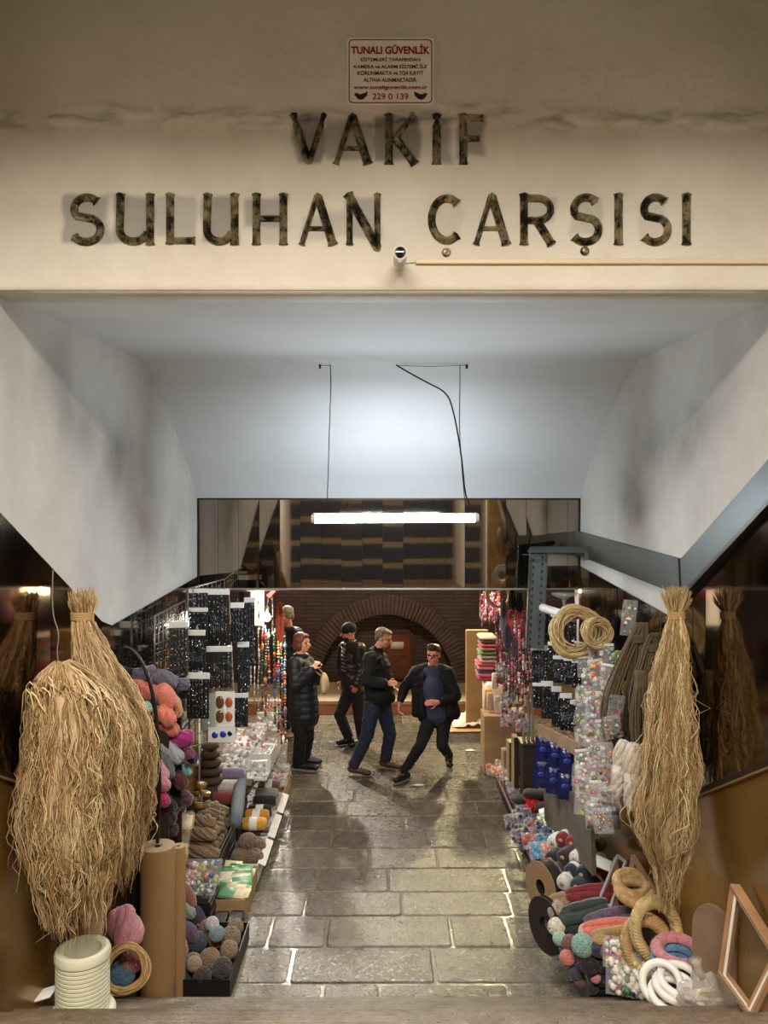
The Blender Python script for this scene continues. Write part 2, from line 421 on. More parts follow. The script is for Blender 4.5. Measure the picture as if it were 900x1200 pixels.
# --- floor: worn stone slabs with wet mortar joints
def stone_mat(name, c1, c2, rough, rv):
    m = bpy.data.materials.new(name); m.use_nodes = True; nt = m.node_tree; N = nt.nodes; L = nt.links
    b = N['Principled BSDF']; b.inputs['Specular IOR Level'].default_value = .55
    g = N.new('ShaderNodeNewGeometry'); a = N.new('ShaderNodeAttribute'); a.attribute_name = 'Col'
    n = N.new('ShaderNodeTexNoise'); n.inputs['Scale'].default_value = 9; n.inputs['Detail'].default_value = 10; n.inputs['Roughness'].default_value = .68
    L.new(g.outputs['Position'], n.inputs['Vector'])
    cr = N.new('ShaderNodeValToRGB'); cr.color_ramp.elements[0].position = .3; cr.color_ramp.elements[1].position = .72
    cr.color_ramp.elements[0].color = (*c1, 1); cr.color_ramp.elements[1].color = (*c2, 1)
    L.new(n.outputs['Fac'], cr.inputs['Fac'])
    mx = N.new('ShaderNodeMix'); mx.data_type = 'RGBA'; mx.blend_type = 'MULTIPLY'; mx.inputs['Factor'].default_value = 1
    L.new(cr.outputs['Color'], mx.inputs[6]); L.new(a.outputs['Color'], mx.inputs[7]); L.new(mx.outputs[2], b.inputs['Base Color'])
    mr = N.new('ShaderNodeMapRange'); mr.inputs['From Min'].default_value = .35; mr.inputs['From Max'].default_value = .65
    mr.inputs['To Min'].default_value = rough-rv; mr.inputs['To Max'].default_value = rough+rv
    n3 = N.new('ShaderNodeTexNoise'); n3.inputs['Scale'].default_value = 26; n3.inputs['Detail'].default_value = 6
    L.new(g.outputs['Position'], n3.inputs['Vector']); L.new(n3.outputs['Fac'], mr.inputs['Value']); L.new(mr.outputs['Result'], b.inputs['Roughness'])
    v = N.new('ShaderNodeTexVoronoi'); v.inputs['Scale'].default_value = 38; L.new(g.outputs['Position'], v.inputs['Vector'])
    pit = N.new('ShaderNodeMapRange'); pit.inputs['From Min'].default_value = .05; pit.inputs['From Max'].default_value = .28; L.new(v.outputs['Distance'], pit.inputs['Value'])
    n4 = N.new('ShaderNodeTexNoise'); n4.inputs['Scale'].default_value = 5.5; n4.inputs['Detail'].default_value = 9; n4.inputs['Roughness'].default_value = .7
    L.new(g.outputs['Position'], n4.inputs['Vector'])
    b1 = N.new('ShaderNodeBump'); b1.inputs['Strength'].default_value = .55; b1.inputs['Distance'].default_value = .03
    L.new(n4.outputs['Fac'], b1.inputs['Height'])
    b2 = N.new('ShaderNodeBump'); b2.inputs['Strength'].default_value = .6; b2.inputs['Distance'].default_value = .006
    L.new(pit.outputs['Result'], b2.inputs['Height']); L.new(b1.outputs['Normal'], b2.inputs['Normal']); L.new(b2.outputs['Normal'], b.inputs['Normal'])
    return m
M_stone = stone_mat('worn_stone', hexc(58,54,48), hexc(118,110,98), .30, .14)
M_mort = mat('pale_mortar', hexc(112,105,92), .22, 0, bump=.5, bscale=22, var=.4, vscale=9, spec=.8)
mb = MB(); rng = random.Random(21)
ys = [5.14, 5.56, 6.02, 6.49, 6.90, 7.36, 7.80, 8.22, 8.62, 9.05, 9.45, 9.95, 10.4, 10.95, 11.4, 11.95, 12.4, 12.95]
def slab(x0, x1, y0, y1, c):
    g = .007; r = .028; b = .013
    x0 += g+rng.uniform(0,.006); x1 -= g+rng.uniform(0,.006); y0 += g+rng.uniform(0,.006); y1 -= g+rng.uniform(0,.006)
    hz = rng.uniform(-.004,.003)
    def ring(i, z):
        X0,X1,Y0,Y1 = x0+i,x1-i,y0+i,y1-i; pts = []
        for (cx, cy, a0) in ((X1-r,Y1-r,0),(X0+r,Y1-r,90),(X0+r,Y0+r,180),(X1-r,Y0+r,270)):
            for t in (0,45,90):
                a = math.radians(a0+t); pts.append(V((cx+r*math.cos(a)+rng.uniform(-.003,.003), cy+r*math.sin(a)+rng.uniform(-.003,.003), z)))
        return pts
    vs = ring(0,-.03)+ring(0,-.012+hz)+ring(b*.4,-.003+hz)+ring(b,hz); fs = []
    for k in range(3):
        for i in range(12): a = k*12; fs.append((a+i, a+(i+1)%12, a+12+(i+1)%12, a+12+i))
    fs.append(tuple(range(36,48))); mb.add(vs, fs, c, 0)
for ri in range(len(ys)-1):
    x = -4.3+rng.uniform(0,.5)
    first = True
    while x < 4.3:
        w = rng.choice([.42,.6,.7,.85,1.0])*rng.uniform(.9,1.1) if ys[ri] < 9.5 else rng.choice([.5,.7,.95])*rng.uniform(.9,1.1)
        t = rng.uniform(.66,1.18)
        if rng.random() < .10: t *= .6
        slab(x, x+w, ys[ri], ys[ri+1], (t, t*rng.uniform(.97,1.0), t*rng.uniform(.92,.99)))
        x += w
mb.box((0, 9.05, -.055), (9.4, 7.85, .09), col=(1,1,1), mi=1)
mb.build('floor', [M_stone, M_mort], kind='structure', smooth=False)
# --- steps and landing
M_step = stone_mat('step_stone', hexc(78,66,52), hexc(124,108,86), .5, .1)
mb = MB()
for k in range(1, NST+1):
    yk, zk = nose(k); ye = nose(k+1)[0] if k < NST else -4.
    b = .012
    pr = [(yk, 0 if k == 1 else zk-.16-.02), (yk, zk-b), (yk-.004, zk-.004), (yk-b, zk), (ye-.02, zk), (ye-.02, zk-.2)]
    mb.prism(pr, 'x', WL, WR, col=(.9+.1*((k*7)%3)/2,)*3)
mb.build('floor_stairs', M_step, kind='structure', smooth=False)
mb = MB(); mb.prism([(5.1,-.1),(5.1,.0),(2.55,1.4),(-4,1.4),(-4,-.1)], 'x', WL-.2, WR+.2, col=(.8,.8,.8)); mb.build('floor_landing', M_step, kind='structure', smooth=False)
mb = MB(); M_dkp = mat('dark_soffit', hexc(86,76,64), .8); mb.box((0, .62, 6.05), (3.6, .06, 1.38)); mb.build('baffle_landing', M_dkp, kind='structure', smooth=False)  # unseen plate added before the landing light to shade the upper letter wall
# --- behind the photographer: banded wall seen only in the mirror strips
M_nav = mat('shutter_navy', hexc(38,42,54), .5, var=.15); M_led = mat('ledge_stone', hexc(120,108,92), .7, var=.15)
mb = MB(); mb.box((0, -4.1, 3.4), (5, .2, 6.8)); mb.build('wall_back', M_led, kind='structure', smooth=False)
mb = MB()
for k in range(9): mb.box((0, -3.97, 1.85+.5*k), (3.5, .05, .33))
mb.build('trim_12', M_nav, kind='structure', smooth=False)
mb = MB(); mb.box((0, -.3, 6.75), (5, 8.0, .1)); mb.build('ceiling_landing', M_dkp, kind='structure', smooth=False)
# --- the hall beyond
def brick_mat(name, c1, c2, mc, sc):
    m = bpy.data.materials.new(name); m.use_nodes = True; nt = m.node_tree; N = nt.nodes; L = nt.links
    b = N['Principled BSDF']; b.inputs['Roughness'].default_value = .85
    g = N.new('ShaderNodeNewGeometry'); mp = N.new('ShaderNodeSeparateXYZ'); cb = N.new('ShaderNodeCombineXYZ')
    L.new(g.outputs['Position'], mp.inputs[0]); L.new(mp.outputs['X'], cb.inputs['X']); L.new(mp.outputs['Z'], cb.inputs['Y'])
    br = N.new('ShaderNodeTexBrick'); br.inputs['Scale'].default_value = 1; br.inputs['Brick Width'].default_value = .28; br.inputs['Row Height'].default_value = .07
    br.inputs['Mortar Size'].default_value = .012; br.inputs['Color1'].default_value = (*c1,1); br.inputs['Color2'].default_value = (*c2,1); br.inputs['Mortar'].default_value = (*mc,1)
    L.new(cb.outputs[0], br.inputs['Vector'])
    n = N.new('ShaderNodeTexNoise'); n.inputs['Scale'].default_value = 3; n.inputs['Detail'].default_value = 7; L.new(g.outputs['Position'], n.inputs['Vector'])
    mr = N.new('ShaderNodeMapRange'); mr.inputs['From Min'].default_value=.3; mr.inputs['From Max'].default_value=.7; mr.inputs['To Min'].default_value = .75; mr.inputs['To Max'].default_value = 1.2
    L.new(n.outputs['Fac'], mr.inputs['Value'])
    mx = N.new('ShaderNodeMix'); mx.data_type='RGBA'; mx.blend_type='MULTIPLY'; mx.inputs['Factor'].default_value=1
    L.new(br.outputs['Color'], mx.inputs[6]); L.new(mr.outputs['Result'], mx.inputs[7]); L.new(mx.outputs[2], b.inputs['Base Color'])
    bp = N.new('ShaderNodeBump'); bp.inputs['Strength'].default_value=.6; bp.inputs['Distance'].default_value=.01; bp.invert=True
    L.new(br.outputs['Fac'], bp.inputs['Height']); L.new(bp.outputs['Normal'], b.inputs['Normal'])
    return m
M_brick = brick_mat('brown_brick', hexc(62,47,44), hexc(74,56,52), hexc(52,42,40), 1)
M_vous = mat('arch_brick', hexc(104,82,74), .85, bump=.3, bscale=30, var=.25, vscale=6)
YH = 14.3; AC = .045
def arch_pts(w, h, n=14):
    # pointed arch half outline, foot at (w,0), apex at (0,h); arc centre on the springing line
    c = (w*w-h*h)/(2*w); R = w-c; out = []
    a1 = math.atan2(h, 0-c)
    for i in range(n+1):
        a = a1*i/n; out.append((c+R*math.cos(a), R*math.sin(a)))
    return out
WI, HI, WO, HO = 1.20, 1.24, 1.50, 1.60; ZS = .22
inn = arch_pts(WI, HI); outr = arch_pts(WO, HO)
mb = MB()
ol = [(AC-x, ZS+z) for x, z in inn]+[(AC+x, ZS+z) for x, z in reversed(inn[:-1])]
# wall around the recess: left, right, above
zt = 5.2
for sgn in (-1, 1):
    for i in range(len(inn)-1):
        x0, z0 = inn[i]; x1, z1 = inn[i+1]
        a0, a1 = AC+sgn*x0, AC+sgn*x1
        vs = [V((a0,YH,ZS+z0)), V((a1,YH,ZS+z1)), V((a1,YH,zt)), V((a0,YH,zt)), V((a0,YH+.3,ZS+z0)), V((a1,YH+.3,ZS+z1))]
        mb.add(vs, [(0,1,2,3) if sgn > 0 else (3,2,1,0), (0,4,5,1)])
    mb.box((AC+sgn*(WI+1.85), YH+.15, 2.6), (3.7, .3, 5.2))
mb.box((AC, YH+.35, 1.6), (3.2, .1, 3.4))
mb.build('wall_back_hall', M_brick, kind='structure', smooth=False)
mb = MB(); rng = random.Random(8)
nv = 30
ip = arch_pts(WI, HI, nv); op = arch_pts(WO, HO, nv)
for sgn in (-1, 1):
    for i in range(nv):
        g = .12; q = []
        for (A, t) in ((ip, g), (ip, 1-g), (op, 1-g), (op, g)):
            x = A[i][0]+(A[i+1][0]-A[i][0])*t; z = A[i][1]+(A[i+1][1]-A[i][1])*t; q.append((AC+sgn*x, ZS+z))
        d = rng.uniform(.01,.03); c = rng.uniform(.7,1.25)
        mb.prism(q, 'y', YH-.012-d, YH+.2, col=(c,c,c))
mb.build('trim_15', mat('arch_brick_v', rough=.85, vcol=False, col=hexc(80,63,58), bump=.3, bscale=30, var=.25, vscale=6), kind='structure', smooth=False)
# plinth ledge with tiled riser
M_ledge = mat('ledge_top', hexc(150,132,108), .7, var=.15, vscale=5, bump=.2, bscale=20); M_riser = mat('terracotta_riser', hexc(150,92,62), .7, var=.15, vscale=4)
mb = MB(); mb.box((0, 13.62, .20), (9, 1.44, .05), mi=0); mb.box((0, 13.62, .09), (9, 1.40, .18), mi=1)
mb.build('floor_ledge', [M_ledge, M_riser], kind='structure', smooth=False)
mb = MB(); mb.box((0, 11.0, 5.25), (9.4, 7.2, .1)); mb.build('ceiling_hall', mat('hall_ceiling', hexc(110,100,90), .8), kind='structure', smooth=False)
M_hw = mat('hall_plaster', hexc(120,98,80), .8, var=.15, vscale=2)
mb = MB(); mb.box((-4.3, 11, 2.6), (.2, 7.0, 5.2)); mb.build('wall_hall_left', M_hw, kind='structure', smooth=False)
mb = MB(); mb.box((4.3, 11, 2.6), (.2, 7.0, 5.2)); mb.build('wall_hall_right', M_hw, kind='structure', smooth=False)
mb = MB(); mb.box((-3.1, YB+.16, 2.6), (2.25, .28, 5.2)); mb.box((3.17, YB+.16, 2.6), (2.2, .28, 5.2)); mb.box((0,YB+.16,4.3),(4.2,.28,1.75)); mb.build('wall_hall_front', M_hw, kind='structure', smooth=False)
# door in the arch recess with a paper notice
dr = thing('door_1', 'brown wooden door inside the brick arch of the back wall', 'door', (.27, YH+.27, .225)); dr['kind'] = 'structure'
del dr['label']; del dr['category']
mb = MB(); mb.box((.27, YH+.275, .66), (.42, .05, .87)); mb.box((.27, YH+.24, .85), (.30,.02,.38)); mb.box((.27, YH+.24, .40), (.30,.02,.28)); mb.build('door_leaf', mat('brown_door', hexc(96,46,30), .5, var=.2), dr, smooth=False)
mb = MB()
for sx in (-1,1): mb.box((.27+sx*.235, YH+.26, .68), (.05, .09, .92))
mb.box((.27, YH+.26, 1.12), (.52, .09, .05)); mb.build('door_frame', mat('door_frame_brown', hexc(70,38,26), .5), dr, smooth=False)
mb = MB(); mb.box((.24, YH+.215, .86), (.24, .012, .13)); tag(mb.build('paper_notice', mat('notice_paper', hexc(200,190,170), .7), origin=(.24,YH+.215,.86)), 'white paper notice stuck on the brown door in the arch', 'notice')
# ================================================================ LETTERS, SIGN, CAMERA, TUBE
def bronze():
    m = mat('worn_bronze', hexc(50,42,30), .38, .7, bump=.25, bscale=60)
    nt = m.node_tree; N = nt.nodes; L = nt.links; b = N['Principled BSDF']
    g = N.new('ShaderNodeNewGeometry'); n = N.new('ShaderNodeTexNoise'); n.inputs['Scale'].default_value = 16; n.inputs['Detail'].default_value = 7; n.inputs['Roughness'].default_value = .7
    L.new(g.outputs['Position'], n.inputs['Vector'])
    cr = N.new('ShaderNodeValToRGB'); e = cr.color_ramp.elements
    e[0].position = .44; e[0].color = (*hexc(36,31,24),1); e[1].position = .62; e[1].color = (*hexc(168,158,120),1)
    L.new(n.outputs['Fac'], cr.inputs['Fac']); L.new(cr.outputs['Color'], b.inputs['Base Color'])
    return m
M_br = bronze()
def LP(x, y, d=0.): return V((xpx(x), YF-d, zpx(y)))
def stroke(mb, pts, w, d=.026, flare=(0, 0)):
    # raised stroke with a ridge down its middle
    P2 = [V((xpx(x), 0, zpx(y))) for x, y in pts]; n = len(P2); k = YF/F_PX; ws = []
    seg = []
    for i, p in enumerate(P2):
        t = (P2[min(i+1,n-1)]-P2[max(i-1,0)]).normalized(); seg.append(V((-t.z, 0, t.x)))
    rows = []; w *= .94
    def put(p, nn, ww, dd): rows.append((p-nn*ww, p, p+nn*ww, dd))
    W = w*k/2
    if flare[0]: t = (P2[1]-P2[0]).normalized(); put(P2[0], seg[0], W*flare[0], d); put(P2[0]+t*W*.7, seg[0], W*1.0, d)
    else: put(P2[0], seg[0], W, d)
    for i in range(1, n-1): put(P2[i], seg[i], W, d)
    if flare[1]: t = (P2[-2]-P2[-1]).normalized(); put(P2[-1]+t*W*.7, seg[-1], W*1.0, d); put(P2[-1], seg[-1], W*flare[1], d)
    else: put(P2[-1], seg[-1], W, d)
    vs = []
    for a, c, b, dd in rows:
        vs += [V((a.x, YF+.004, a.z)), V((a.x, YF-.008, a.z)), V((c.x, YF-dd, c.z)), V((b.x, YF-.008, b.z)), V((b.x, YF+.004, b.z))]
    fs = []
    for i in range(len(rows)-1):
        o = i*5
        for q in range(4): fs.append((o+q, o+q+1, o+5+q+1, o+5+q))
    fs.append((0,1,2,3,4)); e = (len(rows)-1)*5; fs.append((e+4,e+3,e+2,e+1,e))
    mb.add(vs, fs)
def arc(cx, cy, rx, ry, a0, a1, n=14):
    return [(cx+rx*math.cos(math.radians(a0+(a1-a0)*i/n)), cy-ry*math.sin(math.radians(a0+(a1-a0)*i/n))) for i in range(n+1)]
def letter(ch, x0, x1, y0, y1, label, w=9.5):
    mb = MB(); cx = (x0+x1)/2; H = y1-y0; cy = (y0+y1)/2; h = w/2; f = 1.25
    if ch == 'V': stroke(mb, [(x0+h,y0),(cx,y1-1)], w, flare=(f,.4)); stroke(mb, [(x1-h,y0),(cx,y1-1)], w*.75, flare=(f,.4))
    if ch == 'A':
        stroke(mb, [(cx,y0),(x0+h,y1)], w*.7, flare=(.4,f*1.1)); stroke(mb, [(cx,y0),(x1-h,y1)], w*1.1, flare=(.4,f)); stroke(mb, [(cx-H*.2,y0+H*.68),(cx+H*.24,y0+H*.68)], w*.55)
    if ch == 'K': stroke(mb, [(x0+h,y0),(x0+h,y1)], w, flare=(f,f)); stroke(mb, [(x1-h*1.3,y0),(x0+h*2,cy+3)], w*.75, flare=(f,0)); stroke(mb, [(x0+h*2.6,cy-2),(x1-h,y1)], w*1.05, flare=(0,f))
    if ch == 'I': stroke(mb, [(cx,y0),(cx,y1)], w*1.05, flare=(f,f))
    if ch == 'F': stroke(mb, [(x0+h,y0),(x0+h,y1)], w, flare=(f,f)); stroke(mb, [(x0+h,y0+h*.8),(x1,y0+h*.8)], w*.8, flare=(0,f)); stroke(mb, [(x0+h,cy-1),(x1-5,cy-1)], w*.7, flare=(0,f))
    if ch == 'S':
        r = H/4-1; rx = (x1-x0)/2-h
        pts = arc(cx+1, y0+h+r-1, rx*.9, r, 40, 215, 12)+arc(cx, y1-h-r+1, rx, r*1.05, 60, -145, 16)
        stroke(mb, pts, w, flare=(f*1.1,f*1.1))
    if ch == 'U':
        stroke(mb, [(x0+h,y0)]+arc(cx-2, y1-H*.30, (x1-x0)/2-h-1, H*.24, 180, 345, 12), w, flare=(f,0)); stroke(mb, [(x1-h,y0),(x1-h,y1)], w, flare=(f,f))
    if ch == 'L': stroke(mb, [(x0+h,y0),(x0+h,y1-1)], w, flare=(f,f)); stroke(mb, [(x0+h,y1-h),(x1,y1-h)], w*.85, flare=(0,f*1.1))
    if ch == 'H':
        for x in (x0+h, x1-h): stroke(mb, [(x,y0),(x,y1)], w, flare=(f,f))
        stroke(mb, [(x0+h,cy-1),(x1-h,cy-1)], w*.75)
    if ch == 'N': stroke(mb, [(x0+h,y0),(x0+h,y1)], w*.8, flare=(f,f)); stroke(mb, [(x0+h*.6,y0),(x1-h*.6,y1+7)], w*1.15, flare=(f,.3)); stroke(mb, [(x1-h,y0),(x1-h,y1+2)], w*.8, flare=(f,1))
    if ch == 'C': stroke(mb, arc(cx+2, cy, (x1-x0)/2-h+1, H/2-h, 48, 312, 22), w, flare=(f*1.1,f*1.1))
    if ch == 'R':
        stroke(mb, [(x0+h,y0),(x0+h,y1)], w, flare=(f,f)); stroke(mb, [(x0+h,y0+h)]+arc(x0+(x1-x0)*.5, y0+h+H*.22, (x1-x0)*.36, H*.22, 90, -90, 12)+[(x0+h,y0+h+H*.44)], w*.9)
        stroke(mb, [(x0+(x1-x0)*.45,y0+H*.5),(x1-h,y1)], w*1.1, flare=(0,f))
    o = mb.build('sign_letter', M_br, origin=(xpx(cx), YF, zpx(cy)), smooth=False)
    tag(o, label, 'letter', 'raised metal letters over the passage')
    return o
for ch, a, b, lb in [('V',339,385,'V'),('A',389,436,'A'),('K',451,491,'K'),('I',504,519,'I'),('F',538,566,'F')]:
    letter(ch, a, b, 135, 193, 'dark raised metal letter %s in the short upper line VAKIF' % lb, 9.5)
for ch, a, b, lb in [('S',80,123,'letter S that starts the long lower line'),('U',137,181,'letter U right after the first S of the lower line'),('L',195,229,'letter L in the lower line'),
        ('U',239,280,'letter U between L and H in the lower line'),('H',296,337,'letter H in the lower line'),('A',349,395,'letter A before the N in the lower line'),('N',405,447,'letter N with a long pointed foot in the lower line'),
        ('C',500,543,'letter C with a cedilla dot, above the small camera'),('A',553,598,'letter A between the C and the R'),('R',609,651,'letter R in the lower line'),
        ('S',665,706,'letter S with a round dot below it'),('I',716,733,'letter I, pale and worn, after the dotted S'),('S',747,787,'letter S between the two last letters I'),('I',796,812,'letter I that ends the long lower line')]:
    o = letter(ch, a, b, 228, 287, 'raised bronze '+lb)
    if 'cedilla' in lb or 'dot below' in lb:
        x, y = (523,296) if ch == 'C' else (685,294.5)
        mb = MB(); c = LP(x, y); mb.lathe([(.0195,-.004),(.0195,.008),(.014,.016),(.0,.019)], c, 18, rot=RX(PI/2)); mb.build('cedilla_dot', M_br, o, smooth='auto')
# metal sign
M_enam = mat('sign_enamel', hexc(226,218,206), .45, var=.05, vscale=9); M_sred = mat('sign_red', hexc(128,26,34), .5); M_sbk = mat('sign_black', hexc(44,36,36), .5)
c = LP(457.5, 84.5)
sg = thing('warning_sign', 'small white metal sign with red TUNALI GÜVENLİK heading above the letters', 'sign', (c.x, YF, c.z))
K = YF/F_PX
def rrect(w, h, r, n=5):
    pts = []
    for cx, cy, a0 in ((w-r,h-r,0),(-w+r,h-r,90),(-w+r,-h+r,180),(w-r,-h+r,270)):
        for i in range(n+1):
            a = math.radians(a0+90*i/n); pts.append((cx+r*math.cos(a), cy+r*math.sin(a)))
    return pts
mb = MB(); mb.prism([(c.x+x, c.z+z) for x, z in rrect(51*K, 39.5*K, 4*K)], 'y', YF-.006, YF+.002); mb.build('plate', M_enam, sg, smooth=False)
mb = MB(); a = rrect(48.8*K, 37.3*K, 5*K); b = rrect(47.8*K, 36.3*K, 4.4*K); n = len(a)
vs = [V((c.x+x, YF-.0075, c.z+z)) for x, z in a]+[V((c.x+x, YF-.0075, c.z+z)) for x, z in b]
mb.add(vs, [(i, (i+1)%n, n+(i+1)%n, n+i) for i in range(n)]); mb.build('border_line', M_sbk, sg, smooth=False)
def text(body, name, m, parent, cx, cy, hpx, wpx, Y, bold=0.004, ext=.0006):
    cu = bpy.data.curves.new(name, 'FONT'); cu.body = body; cu.align_x = 'CENTER'; cu.align_y = 'CENTER'; cu.size = 1; cu.extrude = .01; cu.offset = bold
    ob = bpy.data.objects.new(name, cu); COL.objects.link(ob); bpy.context.view_layer.update()
    k = Y/F_PX; dg = bpy.context.evaluated_depsgraph_get()
    me = bpy.data.meshes.new_from_object(ob.evaluated_get(dg)); bpy.data.objects.remove(ob)
    dx = max(v.co.x for v in me.vertices)-min(v.co.x for v in me.vertices); dy = max(v.co.y for v in me.vertices)-min(v.co.y for v in me.vertices)
    sx = wpx*k/dx; sz = hpx*k/dy
    ys = [v.co.y for v in me.vertices]; my = (min(ys)+max(ys))/2; xs = [v.co.x for v in me.vertices]; mx = (min(xs)+max(xs))/2
    pc = P(cx, cy, Y); po = V(parent['_o'])
    for v in me.vertices:
        q = v.co.copy(); v.co = (pc.x-po.x+(q.x-mx)*sx, Y-po.y-.0070-(q.z+.01)*ext/.02-.0006, pc.z-po.z+(q.y-my)*sz)
    me.materials.clear(); me.materials.append(m)
    o2 = bpy.data.objects.new(name, me); COL.objects.link(o2); o2.parent = parent
    return o2
for t, m, y, h, w, bo in [('TUNALI GÜVENLİK', M_sred, 58.5, 12, 92, .03), ('SİSTEMLERİ TARAFINDAN', M_sbk, 70.3, 5.4, 70, .012), ('KAMERA ve ALARM SİSTEMİ İLE', M_sbk, 78.6, 5.4, 85, .012),
        ('KORUNMAKTA ve 7/24 KAYIT', M_sbk, 86.8, 4.9, 77, .012), ('ALTINA ALINMAKTADIR.', M_sbk, 94.8, 4.9, 63, .012), ('www.tunaliguvenlik.com.tr', M_sred, 104, 6, 86, .02), ('229 0 139', M_sred, 114, 7, 42, .008)]:
    text(t, 'sign_text', m, sg, 457.5, y, h, w, YF, bo)
for sx, xx in ((1, 423), (-1, 493)):      # small spread-winged bird marks
    mb = MB(); poly = [(-8,-3),(-5,-4.2),(-1,-2.2),(3,-3.6),(8,-6),(7,-1),(3,3),(-1,4),(-4,2.4),(-6,0)]
    q = [(xpx(xx)+sx*x*K, zpx(114)-y*K) for x, y in poly]
    mb.prism(q if sx > 0 else q[::-1], 'y', YF-.0078, YF-.0065); mb.build('bird_emblem', M_sbk, sg, smooth=False)
# surveillance camera
M_wp = mat('white_plastic', hexc(225,222,212), .35); M_bk = mat('black_gloss', hexc(12,12,13), .12, spec=.8)
c = LP(468, 311.5)
cc = thing('surveillance_camera', 'small white bullet surveillance camera below the letter line', 'camera', (c.x, YF, c.z))
mb = MB(); R = 7.6*K; mb.lathe([(R*.5,-.0),(R*.95,.01),(R,.02),(R,.15),(R*1.02,.158),(R*.9,.160),(R*.78,.152)], (c.x, YF-.045, c.z), 28, rot=RX(PI/2+.05)); mb.build('housing', M_wp, cc, smooth='auto')
mb = MB(); mb.lathe([(R*.76,0),(R*.76,.003),(R*.3,.006),(.0005,.006)], (c.x, YF-.197, c.z-.007), 24, rot=RX(PI/2+.05)); mb.build('lens', M_bk, cc, smooth='auto')
mb = MB(); mb.lathe([(R*.9,0),(R*.9,.006),(R*.5,.012),(R*.35,.03)], (c.x, YF, c.z+.006), 20, rot=RX(PI/2)); mb.tube([(c.x,YF-.025,c.z+.006),(c.x,YF-.06,c.z+.004)], .009, 8); mb.build('bracket', M_wp, cc, smooth='auto')
mb = MB(); mb.tube([LP(474,308,.02), LP(480,308,.012), LP(489,307.5,.008)], .0022, 6); mb.build('cable', M_wp, cc)
mb = MB(); a = LP(487, 307); mb.bbox(((a.x+WR)/2+.0, YF-.009, a.z-.002), (WR-a.x, .018, .021), .002)
tag(mb.build('cable_trunking', mat('trunking_cream', hexc(214,196,158), .45), origin=(a.x, YF, a.z), smooth='auto'), 'long cream cable trunking running from the camera to the right edge', 'cable trunking')
# fluorescent tube on wires
Y = 5.8
tb = thing('hanging_tube_light', 'bright white fluorescent tube hanging on wires under the vault', 'lamp', P(463, 607, Y))
M_tube = mat('tube_glow', (1,1,1), .4, emis=(.80,.90,1.), estr=165)
a, b = P(367, 608, Y), P(559, 607, Y)
mb = MB(); mb.tube([a+V((.012,0,0)), b-V((.012,0,0))], .030, 14); mb.build('diffuser_tube', M_tube, tb)
mb = MB()
for q, s in ((a,-1),(b,1)): mb.tube([q+V((s*.012,0,0)), q-V((s*.016,0,0))], .033, 14)
mb.build('end_cap', M_wp, tb, smooth='auto')
mb = MB(); mb.bbox(((a.x+b.x)/2, Y+.0, a.z+.036), (b.x-a.x, .045, .016), .003); mb.build('batten', M_wp, tb, smooth='auto')
M_wire = mat('dark_wire', hexc(30,27,25), .6); M_gwire = mat('grey_flex', hexc(70,66,62), .6)
def wire(name, pts, r, m, lab=None):
    mb = MB(); pts = smooth_pts(pts); mb.tube(pts, r, 6); o = mb.build(name, m, tb)
    if lab: o['label'] = lab
def smooth_pts(pts, it=2):
    pts = [V(p) for p in pts]
    for _ in range(it):
        q = [pts[0]]
        for a, b in zip(pts, pts[1:]): q += [a.lerp(b, .25), a.lerp(b, .75)]
        pts = q+[pts[-1]]
    return pts
hz = 4.375
wire('hanging_wire', [(P(387,0,Y).x, Y, hz), P(388,450,Y), P(386,500,Y), P(385,540,Y), P(383,602,Y)], .0035, M_wire)
wire('hanging_wire', [(P(539,0,Y).x, Y, hz), P(539,460,Y), P(538,500,Y), P(541,545,Y), P(546,602,Y)], .0035, M_wire)
wire('power_cord', [(P(464,0,Y).x, Y, hz), P(478,436,Y), P(500,448,Y), P(524,460,Y), P(531,480,Y), P(537,510,Y), P(542,545,Y), P(545,580,Y), P(552,596,Y), P(557,602,Y)], .006, M_wire, 'dark power cord bending from the ceiling to the tube end')
mb = MB(); mb.tube([(P(464,0,Y).x, Y, hz-.004), (P(500,0,Y).x, Y, hz-.012), (P(547,0,Y).x, Y, hz-.004)], .002, 5); mb.box((P(547,0,Y).x, Y, hz-.012), (.018,.012,.03)); mb.box((P(375,0,Y).x, Y, hz-.012), (.014,.012,.03)); mb.tube([(P(375,0,Y).x, Y, hz-.004), (P(388,0,Y).x, Y, hz-.004)], .002, 5)
mb.build('ceiling_hook', M_wire, tb)
# ================================================================ PEOPLE
def remesh(mb, vox, it=2, fold=0., fsc=(6,6,14)):
    me = bpy.data.meshes.new('tmp'); me.from_pydata(mb.v, [], mb.f); me.update()
    ob = bpy.data.objects.new('tmp', me); COL.objects.link(ob)
    md = ob.modifiers.new('r', 'REMESH'); md.mode = 'VOXEL'; md.voxel_size = vox; md.use_smooth_shade = True
    sm = ob.modifiers.new('s', 'SMOOTH'); sm.factor = .5; sm.iterations = it
    dg = bpy.context.evaluated_depsgraph_get(); ev = ob.evaluated_get(dg)
    m2 = bpy.data.meshes.new_from_object(ev)
    out = MB(); nn = [v.normal.copy() for v in m2.vertices]
    for v, n in zip(m2.vertices, nn):
        p = v.co
        if fold:
            q = V((p.x*fsc[0], p.y*fsc[1], p.z*fsc[2]))
            p = p+n*fold*(1-2*abs(mnoise.noise(q)))+n*fold*.6*mnoise.noise(q*2.3)
        out.v.append(tuple(p)); out.c.append((1,1,1))
    out.f = [tuple(p.vertices) for p in m2.polygons]; out.m = [0]*len(out.f)
    bpy.data.objects.remove(ob)
    return out
def chain(mb, pts, rs):
    for i in range(len(pts)-1): mb.capsule(pts[i], pts[i+1], rs[i], rs[i+1])
